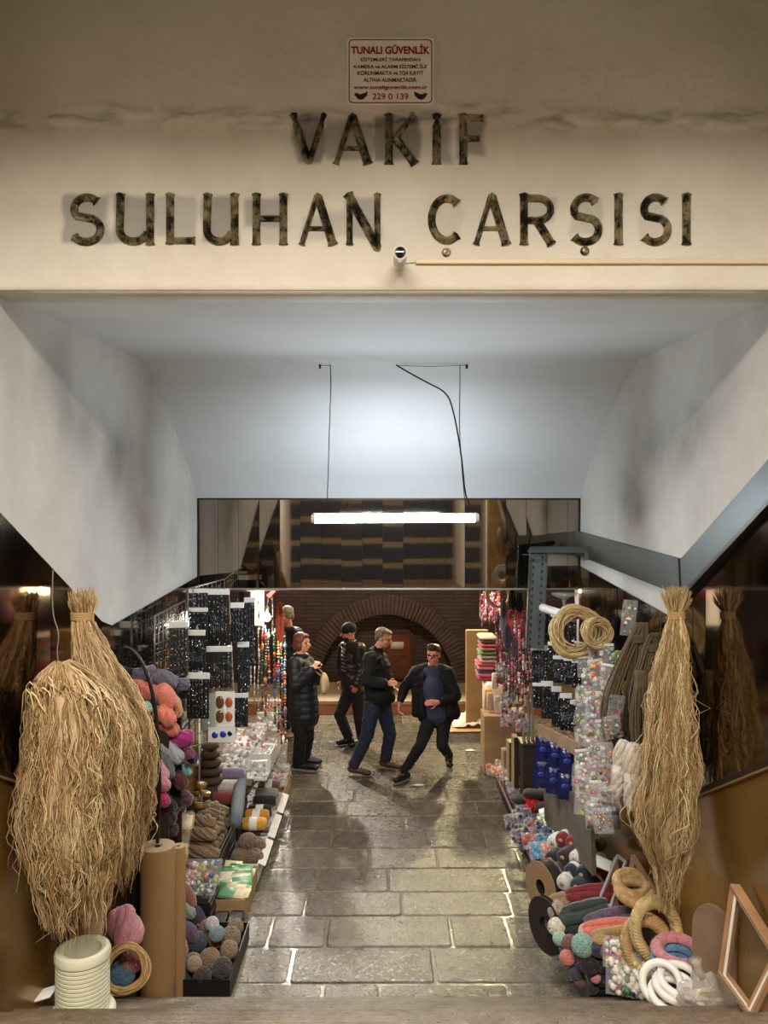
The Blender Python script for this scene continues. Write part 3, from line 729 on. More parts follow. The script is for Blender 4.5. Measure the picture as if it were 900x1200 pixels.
def hand(mb, w, d, nrm, side=1, curl=.5, s=1.):
    # w wrist, d direction of fingers, nrm palm normal
    w = V(w); d = V(d).normalized(); n = V(nrm); n = (n-d*n.dot(d)).normalized(); u = d.cross(n)*side
    mb.capsule(w-d*.03, w+d*.02, .026*s, .027*s)
    for k in (-1, -.33, .33, 1): mb.capsule(w+d*.015*s+u*k*.018*s, w+d*.085*s+u*k*.028*s, .015*s, .0125*s)
    for k, ln in ((-1,.062),(-.33,.078),(.33,.083),(1,.072)):
        b = w+d*.085*s+u*k*.029*s; q1 = b+(d*math.cos(curl*.6)+n*math.sin(curl*.6))*ln*.5*s
        q2 = q1+(d*math.cos(curl*1.6)+n*math.sin(curl*1.6))*ln*.5*s
        mb.capsule(b, q1, .0100*s, .0090*s, 8); mb.capsule(q1, q2, .0090*s, .0075*s, 8)
    t0 = w+d*.03*s+u*.03*s; t1 = t0+(u*.7+d*.6+n*.3)*.042*s; t2 = t1+(d*.9+u*.2+n*.45)*.034*s
    mb.capsule(t0, t1, .013*s, .0105*s, 8); mb.capsule(t1, t2, .0105*s, .0085*s, 8)
def headframe(f, tilt=0.):
    f = V(f).normalized(); up = V((0,0,1)); r = f.cross(up).normalized(); u = r.cross(f).normalized()
    R = Matrix((r, f, u)).transposed()      # local x=right, y=forward, z=up
    return R
def person(label, cat, base, H, face, limbs, hands, skin, build):
    root = thing('person', label, cat, base)
    R = headframe(face); c = V(H)
    b = MB()
    def h(x, y, z): return c+R @ V((x, y, z))
    b.sphere(h(0,-.012,.03), .1, 20, 14, sc=(.78,.97,.93), rot=R)
    b.sphere(h(0,.022,-.035), .078, 18, 12, sc=(.80,.86,1.02), rot=R)
    b.sphere(h(0,.052,-.088), .030, 12, 8, sc=(1.1,.9,.8), rot=R)         # chin
    b.capsule(h(0,.088,.012), h(0,.116,-.028), .008, .0145)               # nose
    b.sphere(h(0,.086,-.058), .020, 10, 8, sc=(1.15,.6,.55), rot=R)       # mouth
    for s in (-1,1):
        b.sphere(h(s*.034,.070,.028), .022, 10, 8, sc=(1.3,.7,.45), rot=R)  # brow
        b.sphere(h(s*.040,.058,-.03), .024, 10, 8, rot=R)                 # cheek
        b.sphere(h(s*.078,-.008,-.012), .024, 10, 8, sc=(.35,.7,1.2), rot=R)  # ear
    nk = V(limbs['neck']); b.capsule(h(0,-.02,-.06), nk, .055, .062)
    chain(b, [nk, V(limbs['chest']), V(limbs['pelvis'])], [.07, .12, .115])
    for s in ('r','l'):
        sh, el, wr = [V(p) for p in limbs['arm_'+s]]; b.capsule(nk+V((0,0,-.055)), sh, .045, .050); chain(b, [sh, el, wr], [.052, .041, .028])
        hp, kn, an, to = [V(p) for p in limbs['leg_'+s]]; b.capsule(limbs['pelvis'], hp, .11, .09); chain(b, [hp, kn, an], [.085, .056, .042]); b.capsule(an+V((0,0,-.03)), to, .034, .026)
    for hd in hands: hand(b, *hd)
    bm = remesh(b, .0078, 1); bm.build('body', skin, root)
    # eyes and brows
    e = MB()
    for s in (-1,1): e.sphere(h(s*.032,.0815,.004), .0125, 10, 8, sc=(1.2,.55,.62), rot=R)
    e.build('eyes', M_eye, root)
    build(root, R, h, limbs)
    return root
def mk_hair(root, h, R, spheres, m, vox=.009, fold=.004):
    b = MB()
    for (x,y,z,r,sc) in spheres: b.sphere(h(x,y,z), r, 18, 12, sc=sc, rot=R)
    remesh(b, vox, 1, fold, (40,40,24)).build('hair', m, root)
M_eye = mat('eye_dark', hexc(34,24,20), .2)
M_skin = mat('skin', hexc(196,140,112), .5, bump=.05, bscale=50, var=.08, vscale=14); M_skin2 = mat('skin_ruddy', hexc(190,122,98), .5, bump=.05, bscale=50, var=.08, vscale=14)
M_lip = mat('lips', hexc(150,74,66), .5)
M_hgrey = mat('hair_grey', hexc(112,98,80), .6, bump=.5, bscale=90, var=.35, vscale=30); M_hred = mat('hair_auburn', hexc(92,42,28), .5, bump=.5, bscale=90, var=.3, vscale=30)
M_hbrn = mat('hair_brown', hexc(54,42,28), .5, bump=.5, bscale=90, var=.3, vscale=30); M_beard = mat('beard', hexc(52,36,28), .8, bump=.5, bscale=120)
M_jblk = mat('jacket_black', hexc(15,15,16), .75, bump=.2, bscale=22, spec=.3); M_jnavy = mat('coat_navy_black', hexc(15,16,24), .6, bump=.25, bscale=20)
M_jmar = mat('jacket_maroon_black', hexc(26,17,18), .45, bump=.2, bscale=20); M_shirt = mat('shirt_blue', hexc(48,52,74), .85, bump=.2, bscale=30)
M_jean = mat('jeans_navy', hexc(32,38,56), .85, bump=.3, bscale=30, var=.2, vscale=6); M_pblk = mat('trousers_black', hexc(14,13,14), .85, bump=.2, bscale=24); M_pgrey = mat('trousers_charcoal', hexc(27,25,26), .85, bump=.2, bscale=24)
M_shbr = mat('shoe_brown', hexc(70,48,36), .4); M_shbk = mat('shoe_black', hexc(22,20,20), .4); M_sole = mat('shoe_sole', hexc(120,112,104), .7)
M_bag = mat('bag_beige', hexc(188,164,128), .6, bump=.2, bscale=20); M_mau = mat('zip_grey', hexc(90,92,96), .4, .4)
M_zip = M_mau
def shoes(root, limbs, m, sole=True):
    for s in ('r','l'):
        an, to = V(limbs['leg_'+s][2]), V(limbs['leg_'+s][3]); b = MB(); d = (to-an); d.z = 0 if abs(d.z) < .12 else d.z; d.normalize()
        heel = an+V((0,0,-.045))-d*.045
        b.capsule(heel, to, .046, .040); b.capsule(an+V((0,0,.02)), heel+d*.06, .050, .048); b.sphere(to, .046, 12, 8, sc=(1.,1.,.7))
        sh = remesh(b, .009, 1).build('shoe', m, root)
        if sole:
            zz = min(heel.z, to.z)-.040; c = (heel+to)/2; q = MB(); ang = math.atan2(d.y, d.x); R_ = RZ(ang)
            tilt = math.asin(max(-1, min(1, (to-heel).normalized().z)))
            R_ = R_ @ RY(-tilt)
            vs = [(x, y) for x, y in [(-.15,-.03),(-.16,0),(-.15,.03),(-.06,.034),(.05,.045),(.12,.04),(.155,0),(.12,-.04),(.05,-.045),(-.06,-.034)]]
            bot = [c+R_ @ V((x,y,-.052)) for x,y in vs]; tp = [c+R_ @ V((x,y,-.032)) for x,y in vs]; n = len(vs)
            q.add(bot+tp, [tuple(reversed(range(n))), tuple(range(n,2*n))]+[(i,(i+1)%n,n+(i+1)%n,n+i) for i in range(n)]); q.build('sole', M_sole, sh, origin=root['_o'], smooth=False)
def trousers(root, limbs, m, w=(.098,.074,.066), fold=.006):
    b = MB(); pv = V(limbs['pelvis']); b.sphere(pv+V((0,0,.02)), .165, 18, 12, sc=(1,.86,.85))
    for s in ('r','l'):
        hp, kn, an, to = [V(p) for p in limbs['leg_'+s]]
        b.capsule(pv+V((0,0,-.02)), hp, .12, w[0]+.008); chain(b, [hp, kn, an+V((0,0,.02))], list(w))
    remesh(b, .011, 2, fold, (14,14,10)).build('trousers', m, root)
def sleeve(b, arm, r=(.078,.066,.055), cut=.03):
    sh, el, wr = [V(p) for p in arm]; e = wr+(el-wr).normalized()*cut; chain(b, [sh, el, e], list(r))

# --- man striding, open jacket
Y = 9.9
L = dict(neck=P(507,781,9.88), chest=P(507,803,9.88), pelvis=P(511,838,9.9),
    arm_r=[P(488,788,9.9), P(474,806,9.98), P(468,824,9.86)], arm_l=[P(524,788,9.85), P(534,815,9.78), P(513,823,9.60)],
    leg_r=[P(503,845,9.85), P(493,873,9.60), P(474,905,9.70), P(464,913.5,9.60)], leg_l=[P(520,845,9.92), P(518,873,9.68), P(526,887,10.05), P(527,896,9.97)])
def b_run(root, R, h, L):
    mk_hair(root, h, R, [(0,-.03,.055,.098,(.86,1.,.75)),(0,.03,.10,.072,(.95,1.,.62)),(0,.055,.125,.045,(1.2,.8,.6)),(0,-.07,.0,.07,(.95,.6,1.1))], M_hbrn)
    g = MB()
    for s in (-1,1): g.torus(h(s*.034,.098,.006), .026, .0035, 16, 6, rot=R @ RX(PI/2), sc=(1.1,.8,1))
    g.tube([h(-.01,.101,.01), h(.01,.101,.01)], .003, 6)
    for s in (-1,1): g.tube([h(s*.062,.09,.01), h(s*.080,.0,.006)], .003, 6)
    g.build('glasses', M_bk, root)
    n, c, p = V(L['neck']), V(L['chest']), V(L['pelvis'])
    b = MB(); b.capsule(n+V((0,-.0,-.03)), c, .085, .145); b.capsule(n+V((-.09,0,-.06)), n+V((.09,0,-.06)), .062, .062); b.capsule(c+V((0,-.03,0)), p+V((0,-.03,.02)), .148, .150); b.torus(n+V((0,-.01,-.01)), .062, .014, 16, 8)
    remesh(b, .011, 2, .006, (8,8,12)).build('shirt', M_shirt, root)
    b = MB()
    for sg, sh in ((-1, V(L['arm_r'][0])), (1, V(L['arm_l'][0]))):
        b.capsule(n+V((sg*.07,.02,-.02)), sh, .060, .082)
        hem = p+V((sg*.24,.0,.03)) if sg < 0 else p+V((sg*.25,.02,.0))
        b.capsule(sh+V((-sg*.02,.0,-.05)), hem, .078, .062)
        b.capsule(c+V((sg*.125,-.05,.12)), p+V((sg*.165,-.10,.04)), .048, .05)
        b.capsule(c+V((sg*.13,-.02,.10)), p+V((sg*.17,-.05,-.03)), .055, .05)
        b.capsule(c+V((sg*.10,.08,.06)), p+V((sg*.12,.10,.0)), .11, .10)
    sleeve(b, L['arm_r'], (.08,.062,.05), .05); sleeve(b, L['arm_l'], (.08,.070,.052), .06)
    remesh(b, .011, 2, .007, (9,9,11)).build('jacket', M_jblk, root)
    trousers(root, L, M_pblk, (.094,.068,.052)); shoes(root, L, M_shbk)
f = V((-.45,-1,-.05))
person('young man in glasses striding forward, black jacket open over a blue shirt', 'person', (P(508,600,9.85).x, 9.85, 0), P(508,767.5,9.86), f, L,
       [(L['arm_r'][2], (0,-.25,-1), (.8,-.3,0), -1, .6), (L['arm_l'][2], (-.9,-.35,.05), (.2,.9,-.4), 1, .35)], M_skin2, b_run)
# --- grey-haired man in jeans, facing right
L = dict(neck=P(442,764,10.02), chest=P(441,785,10.05), pelvis=P(442,820,10.05),
    arm_r=[P(434,772,9.86), P(431,799,9.80), P(454,801,9.72)], arm_l=[P(446,772,10.24), P(448,800,10.30), P(459,806,10.15)],
    leg_r=[P(437,826,9.98), P(430,862,9.93), P(415,897,9.96), P(431,905.5,9.92)], leg_l=[P(449,826,10.12), P(457,860,10.15), P(452,890,10.20), P(467,898,10.16)])
def b_mid(root, R, h, L):
    mk_hair(root, h, R, [(0,-.035,.045,.098,(.84,.95,.82)),(0,-.075,-.01,.066,(1.,.6,1.)),(.05,-.03,.03,.06,(.55,.9,.8)),(-.05,-.03,.03,.06,(.55,.9,.8)),(0,.02,.085,.06,(1,1.1,.45))], M_hgrey)
    n, c, p = V(L['neck']), V(L['chest']), V(L['pelvis']); b = MB()
    b.capsule(n+V((-.01,0,.01)), c+V((0,0,.02)), .075, .165); b.capsule(c+V((.01,0,.02)), p+V((.03,-.02,.06)), .175, .185); b.sphere(p+V((.03,0,.03)), .20, 20, 12, sc=(1,.95,.55)); b.sphere(c+V((.07,-.02,-.12)), .15, 16, 12)
    b.torus(n+V((.0,0,.03)), .072, .024, 18, 8)
    b.capsule(n+V((-.02,.1,-.06)), L['arm_l'][0], .08, .085); b.capsule(n+V((-.02,-.08,-.06)), L['arm_r'][0], .08, .09)
    sleeve(b, L['arm_r'], (.092,.074,.056), .035); sleeve(b, L['arm_l'], (.09,.07,.055), .035)
    remesh(b, .011, 2, .008, (8,8,12)).build('jacket', M_jblk, root)
    q = MB(); q.tube([c+V((-.14,-.17,-.10)), c+V((-.02,-.205,-.10)), c+V((.10,-.18,-.10))], .004, 6); q.build('pocket_zip', M_zip, root)
    trousers(root, L, M_jean, (.104,.078,.068), .008); shoes(root, L, M_shbr, False)
person('grey-haired man in black jacket and blue jeans, standing turned to the right', 'person', (P(441,600,10).x, 10.02, 0), P(450,747.5,10.0), V((1,-.35,-.32)), L,
       [(L['arm_r'][2], (1,.1,.0), (.1,.8,-.5), 1, .9), (L['arm_l'][2], (.8,-.6,-.1), (0,-.5,-1), -1, .9)], M_skin, b_mid)
# --- man in black knitted cap, walking left
L = dict(neck=P(410,752,11.2), chest=P(413,770,11.2), pelvis=P(414,805,11.2),
    arm_r=[P(404,759,11.36), P(400,781,11.4), P(402,797,11.28)], arm_l=[P(421,760,11.02), P(424,784,11.0), P(418,802,10.95)],
    leg_r=[P(409,811,11.28), P(398,838,11.2), P(408,864,11.25), P(397,870,11.2)], leg_l=[P(419,811,11.12), P(421,840,11.05), P(424,865,11.15), P(411,872.5,11.12)])
def b_cap(root, R, h, L):
    b = MB(); b.sphere(h(0,-.012,.052), .108, 20, 14, sc=(.86,1.,.86), rot=R); b.torus(h(0,-.01,.02), .092, .016, 24, 8, rot=R, sc=(.86,1.02,1))
    remesh(b, .009, 1, .002, (30,30,60)).build('knitted_cap', M_jblk, root)
    b = MB(); b.sphere(h(0,.040,-.075), .058, 16, 10, sc=(1.05,.85,.75), rot=R); remesh(b, .009, 1, .002, (40,40,40)).build('beard', M_beard, root)
    n, c, p = V(L['neck']), V(L['chest']), V(L['pelvis']); b = MB()
    b.capsule(n+V((.0,0,-.01)), c, .075, .165); b.capsule(c, p+V((0,0,.04)), .172, .172); b.torus(n+V((0,0,.01)), .07, .022, 18, 8)
    b.capsule(n+V((0,-.08,-.06)), L['arm_l'][0], .08, .09); b.capsule(n+V((0,.08,-.06)), L['arm_r'][0], .08, .085)
    sleeve(b, L['arm_l'], (.092,.078,.06), .01); sleeve(b, L['arm_r'], (.09,.075,.058), .02)
    jk = remesh(b, .011, 2, .007, (8,8,14)).build('jacket', M_jmar, root)
    q = MB()  # shiny highlights of the quilted front, built as pale ridges
    for k in range(7):
        z = c.z+.14-.05*k
        q.tube([V((c.x-.155+.002*k, c.y-.03, z+.012)), V((c.x-.14, c.y-.105, z)), V((c.x-.09, c.y-.155, z-.014))], .006, 6)
    ps = q.build('quilt_highlights', mat('highlight_silver', hexc(140,124,122), .35, .3), jk, origin=root['_o'])
    trousers(root, L, M_pgrey, (.10,.078,.068), .006); shoes(root, L, M_shbk, False)
person('bearded man in black knitted cap and dark jacket, walking to the left', 'person', (P(413,600,11.2).x, 11.2, 0), P(408.5,741,11.2), V((-1,-.15,-.15)), L,
       [(L['arm_r'][2], (-.3,-.1,-1), (0,-1,0), 1, .7), (L['arm_l'][2], (-.4,.1,-1), (0,1,0), -1, .7)], M_skin2, b_cap)
# --- woman in dark quilted coat
L = dict(neck=P(352,769,10.1), chest=P(354,788,10.1), pelvis=P(356,826,10.1),
    arm_r=[P(346,777,9.93), P(347,803,9.86), P(366,784,9.80)], arm_l=[P(361,776,10.25), P(371,797,10.2), P(372,779,10.0)],
    leg_r=[P(351,832,10.0), P(352,866,10.0), P(350,893,10.08), P(370,899,10.02)], leg_l=[P(360,832,10.16), P(361,864,10.2), P(357,886,10.3), P(374,892,10.3)])
def b_wom(root, R, h, L):
    mk_hair(root, h, R, [(0,-.03,.045,.106,(.88,.98,.86)),(0,-.07,-.03,.085,(1.02,.7,1.1)),(.062,-.02,-.03,.058,(.5,.9,1.2)),(-.062,-.02,-.03,.058,(.5,.9,1.2)),(0,.035,.09,.055,(1.1,1,.5))], M_hred)
    q = MB(); q.sphere(h(0,.103,-.058), .012, 10, 6, sc=(1.6,.5,.5), rot=R); q.build('lips', M_lip, root)
    n, c, p = V(L['neck']), V(L['chest']), V(L['pelvis']); b = MB()
    b.capsule(n+V((0,0,-.01)), c, .078, .16); b.capsule(c, p, .172, .190); b.capsule(p, p+V((.0,0,-.14)), .192, .20)
    b.torus(n+V((.01,0,.01)), .078, .028, 18, 8)
    b.capsule(n+V((0,-.08,-.06)), L['arm_r'][0], .075, .085); b.capsule(n+V((.02,.08,-.06)), L['arm_l'][0], .075, .08)
    sleeve(b, L['arm_r'], (.088,.078,.056), .02); sleeve(b, L['arm_l'], (.085,.072,.055), .02)
    rm = remesh(b, .011, 2)
    vs = []
    for v in rm.v:      # horizontal quilting
        t = (v[2]*1.0) % .085/.085; k = .010*math.sin(PI*t)**.5-.006
        d = V((v[0]-c.x, v[1]-c.y, 0)); d = d.normalized() if d.length > .01 else d
        vs.append(tuple(V(v)+d*k+d*.006*mnoise.noise(V(v)*12)))
    rm.v = vs; rm.build('quilted_coat', M_jnavy, root)
    b = MB(); trousers(root, L, M_pblk, (.095,.075,.075)); shoes(root, L, M_shbk)
person('woman with short auburn hair in long dark quilted coat, hands clasped at chest', 'person', (P(355,600,10.1).x, 10.1, 0), P(354.5,753.5,10.08), V((1,-.55,.02)), L,
       [(L['arm_r'][2], (.6,.35,.75), (.3,.6,-.6), -1, 1.0, .95), (L['arm_l'][2], (.1,-.75,.55), (-.2,.4,-.9), 1, 1.0, .95)], M_skin, b_wom)
c = P(383,801,9.98); bg = thing('handbag', 'beige handbag hanging beside the woman in the dark coat', 'bag', (c.x, c.y, c.z))
b = MB(); b.sphere(c+V((-.03,.03,0)), .13, 18, 12, sc=(.42,.75,1.02), rot=RY(-.12)); b.sphere(c+V((-.03,.03,-.06)), .10, 16, 10, sc=(.5,.9,.8)); remesh(b, .009, 1, .003, (10,10,10)).build('bag_body', M_bag, bg)
b = MB(); b.tube(smooth_pts([c+V((-.03,.03,.10)), P(373,783,9.98), P(369,778,9.93), P(366,784,9.96), c+V((-.06,.03,.08))]), .009, 8); b.build('strap', M_bag, bg)
# --- man behind the bead strands
L = dict(neck=P(338,736,11.6), chest=P(340,752,11.6), pelvis=P(340,788,11.6),
    arm_r=[P(329,742,11.74), P(326,762,11.7), P(327,780,11.6)], arm_l=[P(348,742,11.45), P(351,764,11.4), P(346,783,11.3)],
    leg_r=[P(336,794,11.68), P(334,824,11.65), P(336,852,11.7), P(328,858,11.6)], leg_l=[P(344,794,11.5), P(345,826,11.45), P(347,857,11.55), P(338,863,11.42)])
def b_far(root, R, h, L):
    mk_hair(root, h, R, [(0,-.03,.05,.102,(.86,.98,.84)),(0,-.075,-.01,.07,(1.,.6,1.1)),(0,.03,.092,.055,(1.1,1,.5)),(.06,-.02,.0,.05,(.5,.9,.9)),(-.06,-.02,.0,.05,(.5,.9,.9))], M_hgrey)
    n, c, p = V(L['neck']), V(L['chest']), V(L['pelvis']); b = MB()
    b.capsule(n+V((0,0,-.02)), c, .08, .165); b.capsule(c, p+V((0,0,.02)), .17, .172); b.torus(n+V((0,0,.0)), .072, .022, 18, 8)
    for s in ('r','l'): b.capsule(n+V((0,0,-.06)), L['arm_'+s][0], .08, .09); sleeve(b, L['arm_'+s], (.09,.072,.056), .03)
    remesh(b, .011, 2, .007, (8,8,12)).build('jacket', M_jnavy, root)
    trousers(root, L, M_pblk); shoes(root, L, M_sole, False)
person('grey-haired man in a dark jacket half hidden behind hanging bead strands', 'person', (P(340,600,11.6).x, 11.6, 0), P(335,721,11.55), V((-1,-.5,-.25)), L,
       [(L['arm_r'][2], (-.2,-.3,-1), (0,-1,0), 1, .7), (L['arm_l'][2], (-.5,-.3,-1), (0,1,0), -1, .7)], M_skin2, b_far)
# ================================================================ GOODS: generators
RG = random.Random(77)
def ymat(rgb, nm=None):
    k = 'wool_%d_%d_%d' % rgb; g = sum(rgb)/3; rgb = tuple(int((c*.86+g*.14)*.95) for c in rgb)
    return mat(k, hexc(*rgb), .9, bump=.5, bscale=160, var=.22, vscale=60, sheen=.25)
M_card = mat('white_card', hexc(214,214,208), .5); M_cardb = mat('cardboard', hexc(156,124,86), .85, bump=.1, bscale=30, var=.12, vscale=5)
M_boxw = mat('white_box_board', hexc(206,204,196), .7, var=.08, vscale=6); M_blackbox = mat('black_crate', hexc(24,22,22), .5)
M_film = mat('cellophane', hexc(235,238,240), .10, alpha=.14, spec=.9, bump=.6, bscale=30)
M_vc = mat('trinket_colours', rough=.35, vcol=True); M_vcm = mat('wool_colours', rough=.9, vcol=True, bump=.4, bscale=120)
M_vcg = mat('bead_gloss', rough=.12, vcol=True, spec=.8, coat=.5)
M_lace = mat('black_lace', hexc(34,34,37), .35, bump=.6, bscale=180, spec=.8); M_jet = mat('jet_beads', hexc(16,16,18), .12, spec=.9)
M_silver = mat('silver_bead', hexc(190,190,192), .2, .9); M_label = mat('paper_band', hexc(222,218,206), .6)
M_grid = mat('chrome_wire', hexc(130,128,122), .35, .8)
M_twine = mat('jute_twine', hexc(128,102,66), .9, bump=.6, bscale=140, var=.3, vscale=50)
M_rope = mat('olive_rope', hexc(92,78,56), .85, bump=.5, bscale=120, var=.25, vscale=40)
M_cane = mat('pale_cane', hexc(182,158,112), .55, bump=.2, bscale=60, var=.25, vscale=25)
M_wick = mat('wicker', hexc(176,142,94), .6, bump=.3, bscale=70, var=.25, vscale=25)
M_kraft = mat('kraft_paper', hexc(158,122,82), .8, bump=.06, bscale=12, var=.05, vscale=3); M_kend = mat('paper_roll_end', hexc(176,152,120), .9, bump=.3, bscale=60)
M_pvc = mat('cream_plastic', hexc(206,204,180), .38, var=.05, vscale=6)
M_wood = mat('raw_wood', hexc(140,110,82), .7, bump=.3, wave=(8, 6, 'X'), var=.2, vscale=6)
M_wood2 = mat('frame_wood', hexc(150,112,78), .6, var=.2, vscale=8)
M_red = mat('red_foil', hexc(196,34,28), .3); M_blue = mat('blue_foil', hexc(20,28,82), .18, spec=.9, bump=1., bscale=22)
def strands_fn(mb, rows, dep, Yc, n, length=(.7,1.), start=(0,.15), r=.0022, wig=.008, cols=None, pts=22, rng=None, cy=0, fly=.05):
    # rows: (py, pxl, pxr) envelope at depth Yc; fibres run in clumps that wander and kink
    rng = rng or RG; W = [(P(l, y, Yc), P(rr, y, Yc)) for y, l, rr in rows]
    zs = [w[0].z for w in W]; ztop, zbot = zs[0], zs[-1]; sd = rng.uniform(0, 50)
    def env(z):
        for i in range(len(W)-1):
            if W[i+1][0].z <= z <= W[i][0].z:
                t = (W[i][0].z-z)/(W[i][0].z-W[i+1][0].z+1e-9); return W[i][0].x+(W[i+1][0].x-W[i][0].x)*t, W[i][1].x+(W[i+1][1].x-W[i][1].x)*t
        return (W[-1][0].x, W[-1][1].x) if z < zbot else (W[0][0].x, W[0][1].x)
    H = ztop-zbot; wmax = max(w[1].x-w[0].x for w in W); clump = None; left = 0
    for i in range(n):
        if left <= 0:
            a = rng.uniform(0, 2*PI); q = rng.uniform(0,1)**.38; cu = math.cos(a)*q; cv = math.sin(a)*q
            if cv > .3: cv *= -1 if rng.random() < .6 else 1
            cph = rng.uniform(0, 100); cd = rng.uniform(-.45,.45); ccol = rng.choice(cols); left = rng.randint(3, 9); cend = rng.uniform(*length); cst = rng.uniform(*start); cam_ = rng.uniform(.4, 1.8)
        left -= 1
        u = cu+rng.gauss(0, .035); v = cv+rng.gauss(0, .05)
        s = ztop-H*min(.95, max(0, cst+rng.gauss(0,.02))); e = ztop-H*min(1.03, cend+rng.gauss(0,.03)); ln = s-e
        if ln < .08: continue
        ph = rng.uniform(0, 100); wild = rng.random() < fly; m = max(6, int(pts*ln/H)+4); path = []
        am = wig*rng.uniform(.5, 1.5)*(2.6 if wild else 1); fr = rng.uniform(10, 22)
        for k in range(m):
            z = s-ln*k/(m-1); l, r2 = env(z); w = r2-l; t = k/(m-1); full = min(1., w/wmax*1.2)
            uu = u+cd*t*.55+.16*full*mnoise.noise(V((z*2.2, cph, 3)))
            lim = (1.0+.10*mnoise.noise(V((z*3.5, sd, math.copysign(4, uu)))))+(.16 if wild else 0); uu = max(-lim, min(lim, uu)); x = (l+r2)/2+uu*w/2
            y = Yc+cy+(v+.25*mnoise.noise(V((z*2.4, cph, 9))))*dep*max(.18, (w/wmax))
            cx_ = mnoise.noise(V((z*7, cph, 0)))*wig*3.2*cam_*full; nx = mnoise.noise(V((z*fr, ph, 0))); ny = mnoise.noise(V((z*fr, ph, 7)))
            damp = min(1., t*5+.15)
            path.append(V((x+cx_+nx*am*2.*damp, y+ny*am*2*damp+mnoise.noise(V((z*7, cph, 6)))*wig*2.4*cam_*full, z+.006*math.sin(ph+k*1.7))))
        g = rng.uniform(.72, 1.22); c = ccol if rng.random() < .7 else rng.choice(cols); rr_ = r*rng.uniform(.6, 1.6)
        mb.tube(path, [rr_*(1 if k < m-2 else .5) for k in range(m)], 3, (c[0]*g, c[1]*g, c[2]*g), cap=False, flat=.55)
STRAW = [hexc(206,180,134), hexc(192,163,118), hexc(176,145,100), hexc(220,198,154), hexc(158,126,86), hexc(140,110,74)]
M_straw = mat('raffia_fibre', rough=.65, vcol=True, spec=.35)
def skein(label, p0, p1, r, rgb, n=18, cat='yarn', name='yarn_skein', band=True, group=None, bulge=1., tw=2.2, seed=None, rs=None):
    # bundle of loosely twisted strands between two points, nipped by a paper band
    p0, p1 = V(p0), V(p1); d = p1-p0; L = d.length; u, v = basis(d); dn = d.normalized()
    rng = random.Random(seed if seed is not None else int((p0.x*971+p0.z*777+p0.y*131)*100) & 0xffff)
    root = thing(name, label, cat, tuple((p0+p1)/2), group); mb = MB(); rt = r*2.1/math.sqrt(n) if rs is None else rs
    for i in range(n):
        a0 = 2*PI*i/n*1.618*3; q = r*(.25+.62*((i*7)%n)/n); path = []
        ph = rng.uniform(0, 99)
        for k in range(13):
            t = k/12; a = a0+tw*t+.3*mnoise.noise(V((t*3, ph, 1))); e = math.sin(PI*min(1, max(0, t*.94+.03)))**.35
            rr = q*e*(1-.22*math.exp(-((t-.5)/.10)**2)*(1 if band else 0)); rr *= bulge if .2 < t < .8 else 1
            sag = -.0*r
            path.append(p0+d*t+u*math.cos(a)*rr+v*math.sin(a)*rr+V((0,0,sag)))
        g = 1
        mb.tube(path, [rt*(.72 if k in (0,12) else 1)*rng.uniform(.92,1.08) for k in range(13)], 5, (g,g,g))
    mb.build('strands', ymat(rgb), root)
    if band:
        mb = MB(); c = (p0+p1)/2; pts = []; rr = r*.93
        pa = [c-dn*L*.07, c+dn*L*.07]
        mb.tube([pa[0], pa[1]], rr, 12, cap=False); mb.build('paper_band', M_label, root)
    return root
def ball(label, c, r, rgb, cat='yarn ball', group=None, band=None, name='yarn_ball', sq=1., same=False, turns=26):
    c = V(c); rng = random.Random(int(abs(c.x*9173+c.y*771+c.z*333)*10) & 0xffff)
    root = thing(name, label, cat, tuple(c), group)
    if same: root['same'] = 1
    mb = MB(); mb.sphere(c, r*.93, 14, 10, sc=(1,1,sq))
    for i in range(turns):
        ax = V((rng.uniform(-1,1), rng.uniform(-1,1), rng.uniform(-1,1))).normalized(); R = ax.to_track_quat('Z','Y').to_matrix()
        off = rng.uniform(-.45,.45)*r; rr = math.sqrt(max(1e-6, r*r-off*off))*.96; pts = []
        for k in range(18):
            a = 2*PI*k/18; q = R @ V((rr*math.cos(a), rr*math.sin(a), off)); pts.append(c+V((q.x, q.y, q.z*sq)))
        mb.tube(pts, r*.085, 4, closed=True)
    mb.build('wound_yarn', ymat(rgb), root)
    if band is not None:
        mb = MB(); mb.tube([c-V(band)*.35*r, c+V(band)*.35*r], r*1.02, 16, cap=False); mb.build('paper_band', M_label, root)
    return root
def roll_yarn(label, a, b, r, rgb, group=None, bandm=None, name='thread_roll', cat='thread', caps=True):
    # cylinder of wound thread lying between a and b with a paper band and cardboard core
    a, b = V(a), V(b); d = b-a; root = thing(name, label, cat, tuple((a+b)/2), group)
    mb = MB(); n = 18; pts = [a+d*k/n for k in range(n+1)]; rad = [r*(1-.22*abs(2*k/n-1)**5)*(1 if k % 2 else .955) for k in range(n+1)]
    mb.tube(pts, rad, 18); mb.build('wound_thread', ymat(rgb), root)
    if bandm is not None:
        mb = MB(); c = (a+b)/2; mb.tube([c-d*.16, c+d*.16], r*1.03, 18, cap=False); mb.build('paper_band', bandm, root)
    if caps:
        mb = MB(); mb.tube([a-d*.025, a], r*.3, 12); mb.tube([b, b+d*.025], r*.3, 12); mb.build('core', M_kend, root)
    return root
